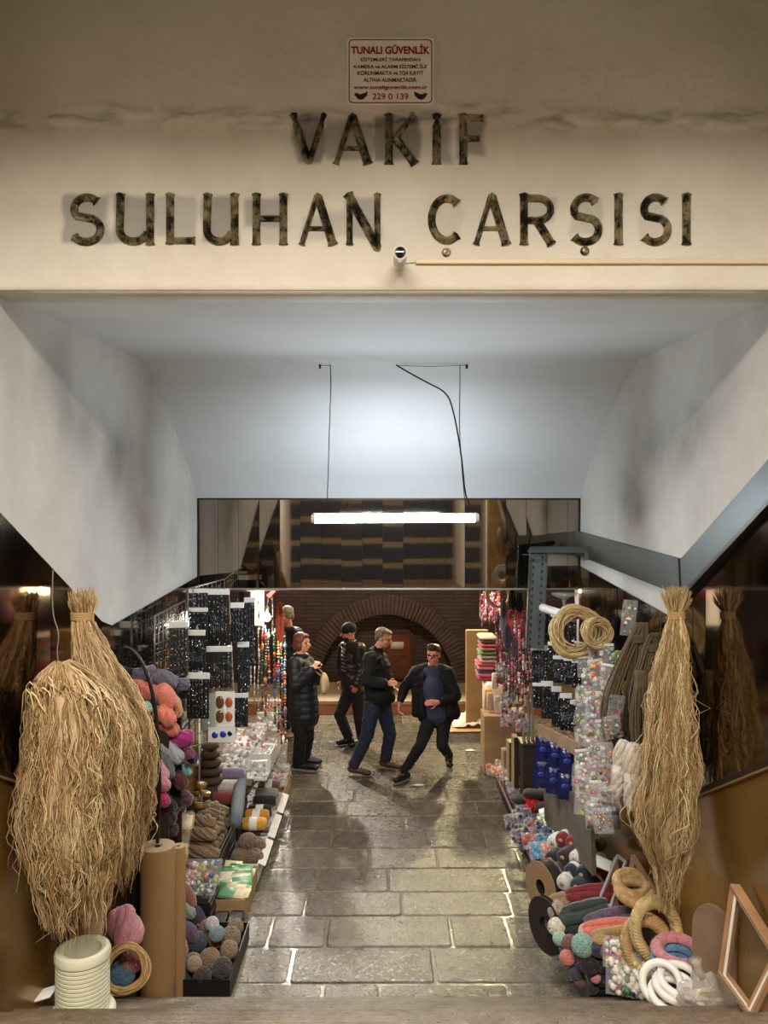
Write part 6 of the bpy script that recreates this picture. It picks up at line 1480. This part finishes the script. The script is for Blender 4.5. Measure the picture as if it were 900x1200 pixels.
for i,(px,py,Y,rgb,nm) in enumerate([(603,962,7.85,(60,36,66),'dark purple'),(612,956,7.95,(52,32,60),'deep purple'),(618,975,7.6,(70,110,50),'green'),(611,980,7.5,(60,36,70),'plum'),(628,968,7.65,(150,56,36),'rust red'),(634,980,7.45,(60,34,40),'maroon'),(624,985,7.4,(170,70,50),'brick red'),(640,972,7.5,(30,60,96),'navy'),(641,986,7.3,(44,110,150),'sea blue'),(633,996,7.15,(56,140,180),'light blue'),(647,996,7.1,(230,150,120),'salmon')]):
    lowp(px,py,Y,.19,.17,[hexc(*rgb), tuple(min(1,c*1.7) for c in hexc(*rgb))],'%s yarn packet in the near half of the right tray' % nm,'balls',m=M_vcm,nn=34)
for i in range(5): c = P(640+6*i, 957+4*i, 7.7-.1*i); packet('white and green striped packet behind the yarn packets', c, .16,.16,.03,[hexc(214,210,196),hexc(100,140,70)],RX(-1.1) @ RZ(-.5),'sheets','striped packets on the right stall',header=False,nn=4,same=True)
for px,py,Y,lb in [(628,942,8.1,'crumpled red foil bag in the right tray'),(664,960,7.0,'crumpled red foil bag beside the yarn rolls')]:
    c = P(px,py,Y); mb = MB(); mb.sphere(c, .105, 16, 12, sc=(1.1,1,.6), lump=.5); tag(mb.build('red_foil_bag', M_red, origin=c, smooth=False), lb, 'bag')
# thin folded cloths at mid right
for k,(px,py,rgb,nm) in enumerate([(607,936,(40,38,46),'black'),(614,950,(110,108,120),'grey'),(622,930,(26,26,30),'jet black'),(636,946,(50,34,60),'violet')]):
    c = P(px+6,py,8.4-.15*k); mb = MB(); mb.bbox(c, (.26,.18,.05), .02, rot=RZ(RG.uniform(-.4,.4))); tag(mb.build('folded_cloth', ymat(rgb), origin=c), '%s folded cloth lying behind the right tray' % nm, 'cloth')
# yarn rolls stacked
YR = [(676,972,6.35,(200,150,60),'mustard','w'),(662,982,6.3,(140,30,30),'red-brown','w'),(674,986,6.2,(150,34,34),'dark red',None),(652,985,6.4,(220,216,206),'white',None),(664,1002,6.1,(62,40,40),'chocolate',None),(678,1004,6.05,(220,216,206),'white and blue','w'),(650,1004,6.2,(40,40,44),'black',None),
      (690,1000,6.1,(40,60,110),'royal blue','w'),(672,1020,5.95,(34,46,64),'dark blue','w'),(686,1022,5.9,(30,40,54),'midnight blue','w'),(664,1032,5.9,(206,204,200),'pale grey','w'),(680,1036,5.85,(44,54,70),'slate blue',None),(654,1020,6.05,(30,30,32),'black-brown',None),
      (700,1010,6.0,(190,160,40),'yellow',None),(706,1022,5.95,(96,26,34),'burgundy',None),(698,1034,5.9,(60,30,40),'aubergine','w'),(690,976,6.4,(190,180,160),'beige','w'),(700,990,6.2,(80,70,50),'olive',None)]
for i,(px,py,Y,rgb,nm,bd) in enumerate(YR):
    c = P(px,py,Y); roll_yarn('%s yarn roll in the pile beside the brown reel, right stall' % nm, c+V((-.045,-.05,0)), c+V((.05,.06,0)), .058, rgb, 'yarn rolls piled on the right stall', M_label if bd else None, 'yarn_roll', 'yarn')
crate('dark crate under the pile of yarn rolls on the right', 1.30, 1.72, 5.95, 6.6, .38)
# brown flat reel on edge
c = P(641,1037,6.0)
for lb, cc_, R_, th in [('big brown cardboard reel standing on edge at the right aisle', P(640,1038,6.05), .19, .10), ('dark thin reel lying behind the green yarn at the right aisle', P(641,1084,5.55), .19, .03)]:
    rt = thing('cardboard_reel', lb, 'reel', tuple(cc_)); RR = RY(PI/2-.0) ; RR = RZ(.45) @ RY(PI/2)
    mb = MB(); mb.lathe([(R_*.30,-th/2-.006),(R_,-th/2-.006),(R_,-th/2),(R_*.30,-th/2)], cc_, 36, rot=RR, close=True); mb.lathe([(R_*.30,th/2),(R_,th/2),(R_,th/2+.006),(R_*.30,th/2+.006)], cc_, 36, rot=RR, close=True); mb.build('side_disc', mat('reel_card', hexc(150,120,86), .8) if th > .05 else M_dw, rt, smooth='auto')
    mb = MB(); mb.lathe([(R_*.30,-th/2),(R_*.94,-th/2),(R_*.94,th/2),(R_*.30,th/2)], cc_, 36, rot=RR, close=True); mb.build('wound_ribbon', mat('dark_ribbon', hexc(34,30,28), .5), rt, smooth='auto')
# long yarn skeins laid crosswise
LS = [(664,1052,738,1046,5.55,11,(120,24,28),'red'),(644,1062,668,1052,5.6,9,(150,120,90),'tan'),(650,1082,712,1060,5.45,12,(50,64,58),'dark green'),(690,1066,734,1058,5.5,9,(66,84,80),'grey-green'),(686,1084,752,1070,5.3,11,(92,76,94),'grey-violet'),
      (684,1092,745,1084,5.2,10,(214,106,88),'coral'),(694,1104,750,1096,5.1,12,(160,126,74),'mustard'),(694,1112,745,1112,5.05,9,(40,44,70),'navy'),(700,1046,744,1040,5.7,7,(190,150,100),'sand'),(652,1070,690,1066,5.55,7,(60,130,140),'turquoise')]
for i,(a,b,c_,d,Y,r,rgb,nm) in enumerate(LS): skein('long %s yarn skein lying across the right stall front' % nm, P(a,b,Y), P(c_,d,Y-.05), r*Y/F_PX, rgb, 20, band=False, group='long yarn skeins across the right stall front', tw=.8)
BL2 = [(653,1068,5.5,11,(160,140,126),'grey beige'),(660,1062,5.55,8,(60,60,96),'indigo'),(652,1086,5.4,10,(214,200,186),'cream white'),(656,1100,5.3,8,(150,190,170),'mint'),(668,1106,5.25,10,(120,76,70),'brown rose'),(683,1108,5.1,13,(130,168,156),'sea green'),(687,1092,5.25,9,(214,186,140),'pale straw'),
       (665,1122,5.2,9,(206,120,104),'salmon'),(690,1128,5.1,13,(44,24,28),'dark maroon'),(704,1128,5.1,11,(24,34,54),'dark navy'),(698,1146,5.1,6,(214,130,140),'small pink'),(676,1140,5.2,8,(70,66,90),'grey violet'),(712,1116,5.0,9,(120,80,86),'dusty plum'),(672,1088,5.4,8,(44,50,60),'blue-black'),(662,1112,5.3,7,(70,96,120),'steel blue'),(680,1150,5.2,7,(110,84,60),'brown'),(712,1140,5.1,9,(36,40,64),'ink blue'),(694,1158,5.15,7,(40,30,28),'black-brown')]
for px,py,Y,r,rgb,nm in BL2: ball('%s yarn ball in the heap at the right front' % nm, P(px,py,Y), r*Y/F_PX, rgb, group='yarn balls heaped at the right front')
crate('dark crate under the long yarn skeins on the right', 1.34, 1.80, 5.16, 5.9, .22)
# wooden triangle stands and white card
def bar_frame(label, pts, w, m, closed=True, name='wooden_easel', cat='easel', d=.02):
    root = thing(name, label, cat, tuple(pts[0])); pts = [V(p) for p in pts]; n = len(pts); mb_all = []
    for i in range(n if closed else n-1):
        a, b = pts[i], pts[(i+1)%n]; dd = b-a; mb = MB(); mb.bbox((a+b)/2, (w, dd.length+w*.6, d), .002, rot=dd.to_track_quat('Y','Z').to_matrix()); mb.build('bar', m, root, smooth=False)
    return root
bar_frame('narrow wooden easel frame behind the yarn rolls, right stall', [P(703,1058,5.5), P(722,1006,5.6), P(722,1066,5.35)], .03, M_wood)
bar_frame('wooden easel frame behind the small wicker ring, right stall', [P(736,1060,5.3), P(742,1004,5.4), P(790,1080,5.0)], .032, M_wood, False)
bar_frame('grey-white thin frame leaning beside the narrow easel', [P(700,1060,5.45), P(724,1003,5.55), P(733,1010,5.5), P(716,1062,5.35)], .018, mat('pale_frame', hexc(150,148,142), .6))
mb = MB(); c = P(712,1014,5.6); mb.bbox(c, (.17,.10,.01), .002, rot=RY(.4) @ RX(.5)); tag(mb.build('white_plastic_sheet', M_card, origin=c), 'white plastic sheet lying on the easel frames', 'sheet')
# wicker rings
def braid_ring(label, c, R0, rr, rot, m, n=3, name='wicker_ring', sq=1., tw=9):
    root = thing(name, label, 'wicker ring', tuple(c)); mb = MB(); c = V(c)
    for s in range(n*2):
        pts = []
        for k in range(56):
            a = 2*PI*k/56; ph = a*tw+2*PI*s/(n*2); rad = R0+rr*math.cos(ph); pts.append(c+rot @ V((rad*math.cos(a), rad*math.sin(a)*sq, rr*math.sin(ph))))
        mb.tube(pts, rr*.55, 5, closed=True)
    mb.build('braid', m, root); return root
braid_ring('small braided wicker ring lying on the red yarn skein', P(741,1036,5.25), .095, .026, RX(.35), M_wick); 
braid_ring('second braided wicker ring stacked under the small one', P(744,1045,5.2), .10, .026, RX(.3), M_wick)
braid_ring('braided wicker wreath leaning upright beside the pink and blue coil', P(769,1090,4.78), .125, .026, RX(1.35) @ RZ(.1) , M_cane, sq=1.25)
braid_ring('wider wicker wreath behind the pompom bag', P(759,1108,4.85), .12, .028, RX(1.3) @ RY(-.35), M_wick, sq=1.2)
# pink and blue coil
for k,(dz,rgb,nm) in enumerate([(0,(196,120,128),'pink'),(.05,(84,130,170),'blue'),(.10,(92,138,176),'light blue'),(.15,(200,122,132),'rose pink')]):
    zb = stair_z(4.62); c = V((P(795,0,4.62).x, 4.62, zb+.275+dz)); 
    o = braid_ring('%s twisted rope ring in the coil on the right steps' % nm, c, .118, .027, RX(.12), ymat(rgb), 2, 'rope_ring', tw=14)
mb = MB(); c = V((P(795,0,4.62).x, 4.62, stair_z(4.62)+.12)); mb.bbox(c, (.26,.22,.24), .01); tag(mb.build('cardboard_block', M_cardb, origin=(c.x,c.y,c.z-.12), smooth=False), 'cardboard block beneath the pink and blue rope rings', 'cardboard')
# white rings
M_wr = mat('white_ring_plastic', hexc(226,222,216), .4)
for k,(px,py,Y,R0,rt_,lb) in enumerate([(788,1166,4.35,.112,RX(.25),'lowest white styrofoam ring on the right steps'),(792,1157,4.36,.108,RX(.2) @ RY(.1),'middle white ring of the pile on the right steps'),(797,1148,4.38,.104,RX(.3),'topmost white ring of the pile on the right steps'),(775,1152,4.38,.10,RX(1.0) @ RY(-.3),'white ring tilted against the pile of white rings')]):
    c = P(px,py,Y); rt = thing('foam_ring', lb, 'ring', tuple(c)); mb = MB(); mb.torus(c, R0, .021, 36, 12, rot=rt_); mb.build('ring_body', M_wr, rt)
# pompom bags
for lb,px,py,Y,w,h in [('clear bag bursting with multicoloured pompoms at the right front',732,1118,4.95,.26,.17),('second clear bag of pompoms in front, at the bottom right of the aisle',738,1146,4.85,.28,.20)]:
    packet(lb, P(px,py,Y), w, h, .14, PC+[hexc(214,208,192)]*8+[hexc(60,40,90)], RX(-.55) @ RY(.15), 'balls', nn=150, header=False)
packet('small clear bag of yellow and white pompoms beside the pompom bags', P(757,1132,4.8), .15,.14,.09,[hexc(206,190,70),hexc(230,226,214),hexc(120,160,80)],RX(-.5),'balls',nn=60,header=False)
packet('clear bag of bottles and grey trinkets at the bottom of the right front', P(722,1134,5.0), .10,.2,.08,[hexc(110,80,60),hexc(60,50,44)],RX(-.3),'threads',nn=12,header=False)
# clear plastic bag of shells
c = V((P(828,0,4.15).x, 4.15, stair_z(4.15)+.12)); rt = thing('plastic_bag', 'clear crumpled plastic bag of pale chips on the right steps', 'bag', tuple(c)); mb = MB()
for i in range(26): mb.sphere(c+V((RG.uniform(-.09,.09), RG.uniform(-.06,.06), RG.uniform(-.10,.02))), RG.uniform(.018,.032), 8, 6, sc=(1,.7,.35), lump=.3, col=RG.choice([hexc(190,160,120),hexc(206,196,176),hexc(150,120,90)]))
mb.build('chips', M_vc, rt)
mb = MB(); mb.sphere(c, .135, 30, 22, sc=(1.05,.75,.9), lump=.35); mb.tube([c+V((-.03,0,.11)), c+V((-.05,0,.17)), c+V((-.06,.0,.20))], [.03,.02,.035], 10); mb.build('film', mat('bag_film', hexc(206,200,190), .18, alpha=.38, bump=1., bscale=14), rt)
mb = MB(); c = P(762,1166,4.6); mb.bbox(V((c.x,4.6,stair_z(4.6)+.06)), (.08,.1,.10), .003); tag(mb.build('small_card_box', M_boxw, origin=(c.x,4.6,stair_z(4.6)), smooth=False), 'small pale card box left of the white rings', 'box')
# arched wooden board
Y = 4.3; rt = thing('arched_board', 'grey-brown arched wooden board leaning on the right wall', 'board', (P(835,0,Y).x, Y, stair_z(Y))); zb = stair_z(Y)+.0
xs, xe = P(820,0,Y).x, P(848,0,Y).x; ztop = P(0,1052,Y).z; xm = (xs+xe)/2
poly = [(-.13,0),(.13,0),(.13,ztop-zb-.16)]+[(.13*math.cos(math.radians(a)), ztop-zb-.16+.16*math.sin(math.radians(a))) for a in range(15,180,15)]+[(-.13,ztop-zb-.16)]
mb = MB(); n = len(poly); RR = RZ(-1.02); f = lambda p, t: V((1.755, 4.22, zb))+RR @ V((p[0], t, p[1]))
mb.add([f(p,-.009) for p in poly]+[f(p,.009) for p in poly], [tuple(range(n)), tuple(reversed(range(n,2*n)))]+[(i,n+i,n+(i+1)%n,(i+1)%n) for i in range(n)]); mb.build('board_body', mat('greybrown_board', hexc(128,104,82), .7, var=.15, vscale=5), rt, smooth=False)
# large picture frame
zb = stair_z(3.82); A = P(848,1142,3.95); B = P(862,1040,4.0); C = P(912,1120,3.62); D = P(880,1186,3.62)
rt = thing('picture_frame', 'empty wooden picture frame standing askew on the right steps', 'picture frame', tuple(D))
def fbar(a, b, w, d, m, nm, off=V((0,0,0))):
    a, b = V(a)+off, V(b)+off; dd = b-a; mb = MB(); mb.bbox((a+b)/2, (w, dd.length+w*.7, d), .004, rot=(dd.to_track_quat('Y','X').to_matrix())); mb.build(nm, m, rt, smooth=False)
for a, b in ((A,B),(B,C),(C,D),(D,A)): fbar(a, b, .030, .050, M_wood2, 'frame_bar')
ctr = (A+B+C+D)/4
for a, b in ((A,B),(B,C),(C,D),(D,A)): fbar(a.lerp(ctr,.07), b.lerp(ctr,.07), .012, .016, mat('white_bevel', hexc(206,200,188), .5), 'inner_bevel', V((-.012,-.02,0)))
mb = MB(); mb.bbox(P(905,1168,3.7), (.06,.03,.20), .004, rot=RY(.35)); tag(mb.build('wood_offcut', M_wood2, origin=P(905,1168,3.7)), 'short wooden offcut behind the picture frame at the right edge', 'wood')
# goods that only the mirror strips show above the landing
ring_bundle('white plastic ring coil hung high by the landing, seen in the mirror strips', (1.70,2.7,2.32), .13, 5, .018, M_wr, RX(1.2), 'hanging_ring_coil', 'ring coil', spread=.03)
o = raffia('raffia bundle on the landing wall, seen only as a reflection', [(700,1090,1130),(800,1070,1150),(900,1060,1160)], 2.4, .12, 160, seed=12)
for k,(x,y,z,rgb,nm) in enumerate([(-1.6,2.1,2.1,(214,110,90),'coral'),(-1.58,2.0,2.35,(150,120,80),'tan'),(-1.6,2.25,2.2,(190,180,190),'pale lilac'),(-1.6,2.1,1.8,(190,90,140),'magenta')]):
    ball('%s yarn ball piled on the landing, seen in the mirror strips' % nm, (x,y,z), .13, rgb)
# warm shop front deep in the hall, mirrored by the right cladding
rt = thing('shop_window', 'warm lit shop window with a red neon line deep in the hall', 'shop window', (-2.3,14.1,0)); mb = MB(); mb.box((-2.25,14.12,1.60), (.22,.10,.62)); mb.build('lit_pane', mat('shop_glow', (1,1,1), .5, emis=(1.,.86,.6), estr=2.5), rt, smooth=False)
mb = MB(); mb.tube([(-2.02,14.1,2.05),(-1.96,14.1,1.90),(-2.06,14.1,1.80)], .035, 8); mb.build('neon_line', mat('neon_red', (1,.1,.1), .5, emis=(1.,.10,.08), estr=7.), rt)
mb = MB(); mb.box((-2.25,14.20,1.2), (.5,.06,2.0)); mb.build('shop_frame', M_dw, rt, smooth=False)
# ================================================================ LIGHT, CAMERA, FINISH
WARM = (1., .91, .78); COOL = (.82, .91, 1.)
light('landing_strip_light', 'AREA', (0, -.05, 5.50), 620, WARM, 2.7, size_y=.8)
light('hall_lamp', 'SPOT', (-1.55, 13.0, 3.0), 780, (1., .92, .80), .07, angle=2.35, blend=.35, target=(-.6, 7.2, -.6))
light('hall_lamp', 'SPOT', (1.75, 13.0, 2.95), 520, (1., .87, .48), .07, angle=2.35, blend=.35, target=(.7, 7.4, -.6))
light('hall_lamp', 'POINT', (0, 11.0, 4.4), 360, (1., .84, .62), .15)
light('stall_bulb_glow', 'POINT', (P(313,0,8.75).x, 8.72, 2.06), 60, (1., .95, .86), .04)
light('stall_bulb_glow', 'POINT', (1.22, 10.3, 2.3), 45, (1., .84, .5), .04)
W = bpy.data.worlds.new('world'); SC.world = W; W.use_nodes = True
W.node_tree.nodes['Background'].inputs[0].default_value = (.5,.45,.4,1); W.node_tree.nodes['Background'].inputs[1].default_value = .02
cam = bpy.data.cameras.new('camera'); co = bpy.data.objects.new('camera', cam); COL.objects.link(co)
co.location = (0, 0, EYE); co.rotation_euler = (PI/2, 0, 0)
cam.sensor_fit = 'HORIZONTAL'; cam.sensor_width = 36; cam.lens = 36*F_PX/900; cam.clip_start = .05
SC.camera = co
SC.view_settings.view_transform = 'Standard'; SC.view_settings.look = 'None'; SC.view_settings.gamma = 1
SC.view_settings.use_curve_mapping = False; SC.view_settings.exposure = 0.
# labels that would repeat get told apart by their order from the steps
ORD = ['nearest the steps','second from the steps','third from the steps','fourth from the steps','fifth from the steps','sixth from the steps','seventh from the steps','eighth from the steps','ninth from the steps','tenth from the steps']
seen = {}
for o in SC.objects:
    if o.parent is None and 'label' in o: seen.setdefault(o['label'], []).append(o)
for lb, os_ in seen.items():
    if 1 < len(os_) <= 10 and not any(o.get('same') for o in os_):
        os_.sort(key=lambda o: (o.location.y, o.location.x))
        for i, o in enumerate(os_): o['label'] = lb+', '+ORD[i]
    elif len(os_) > 1:
        for o in os_:
            if 'group' not in o: o['group'] = lb
for o in SC.objects:
    for k in ('_o', 'same'):
        if k in o: del o[k]
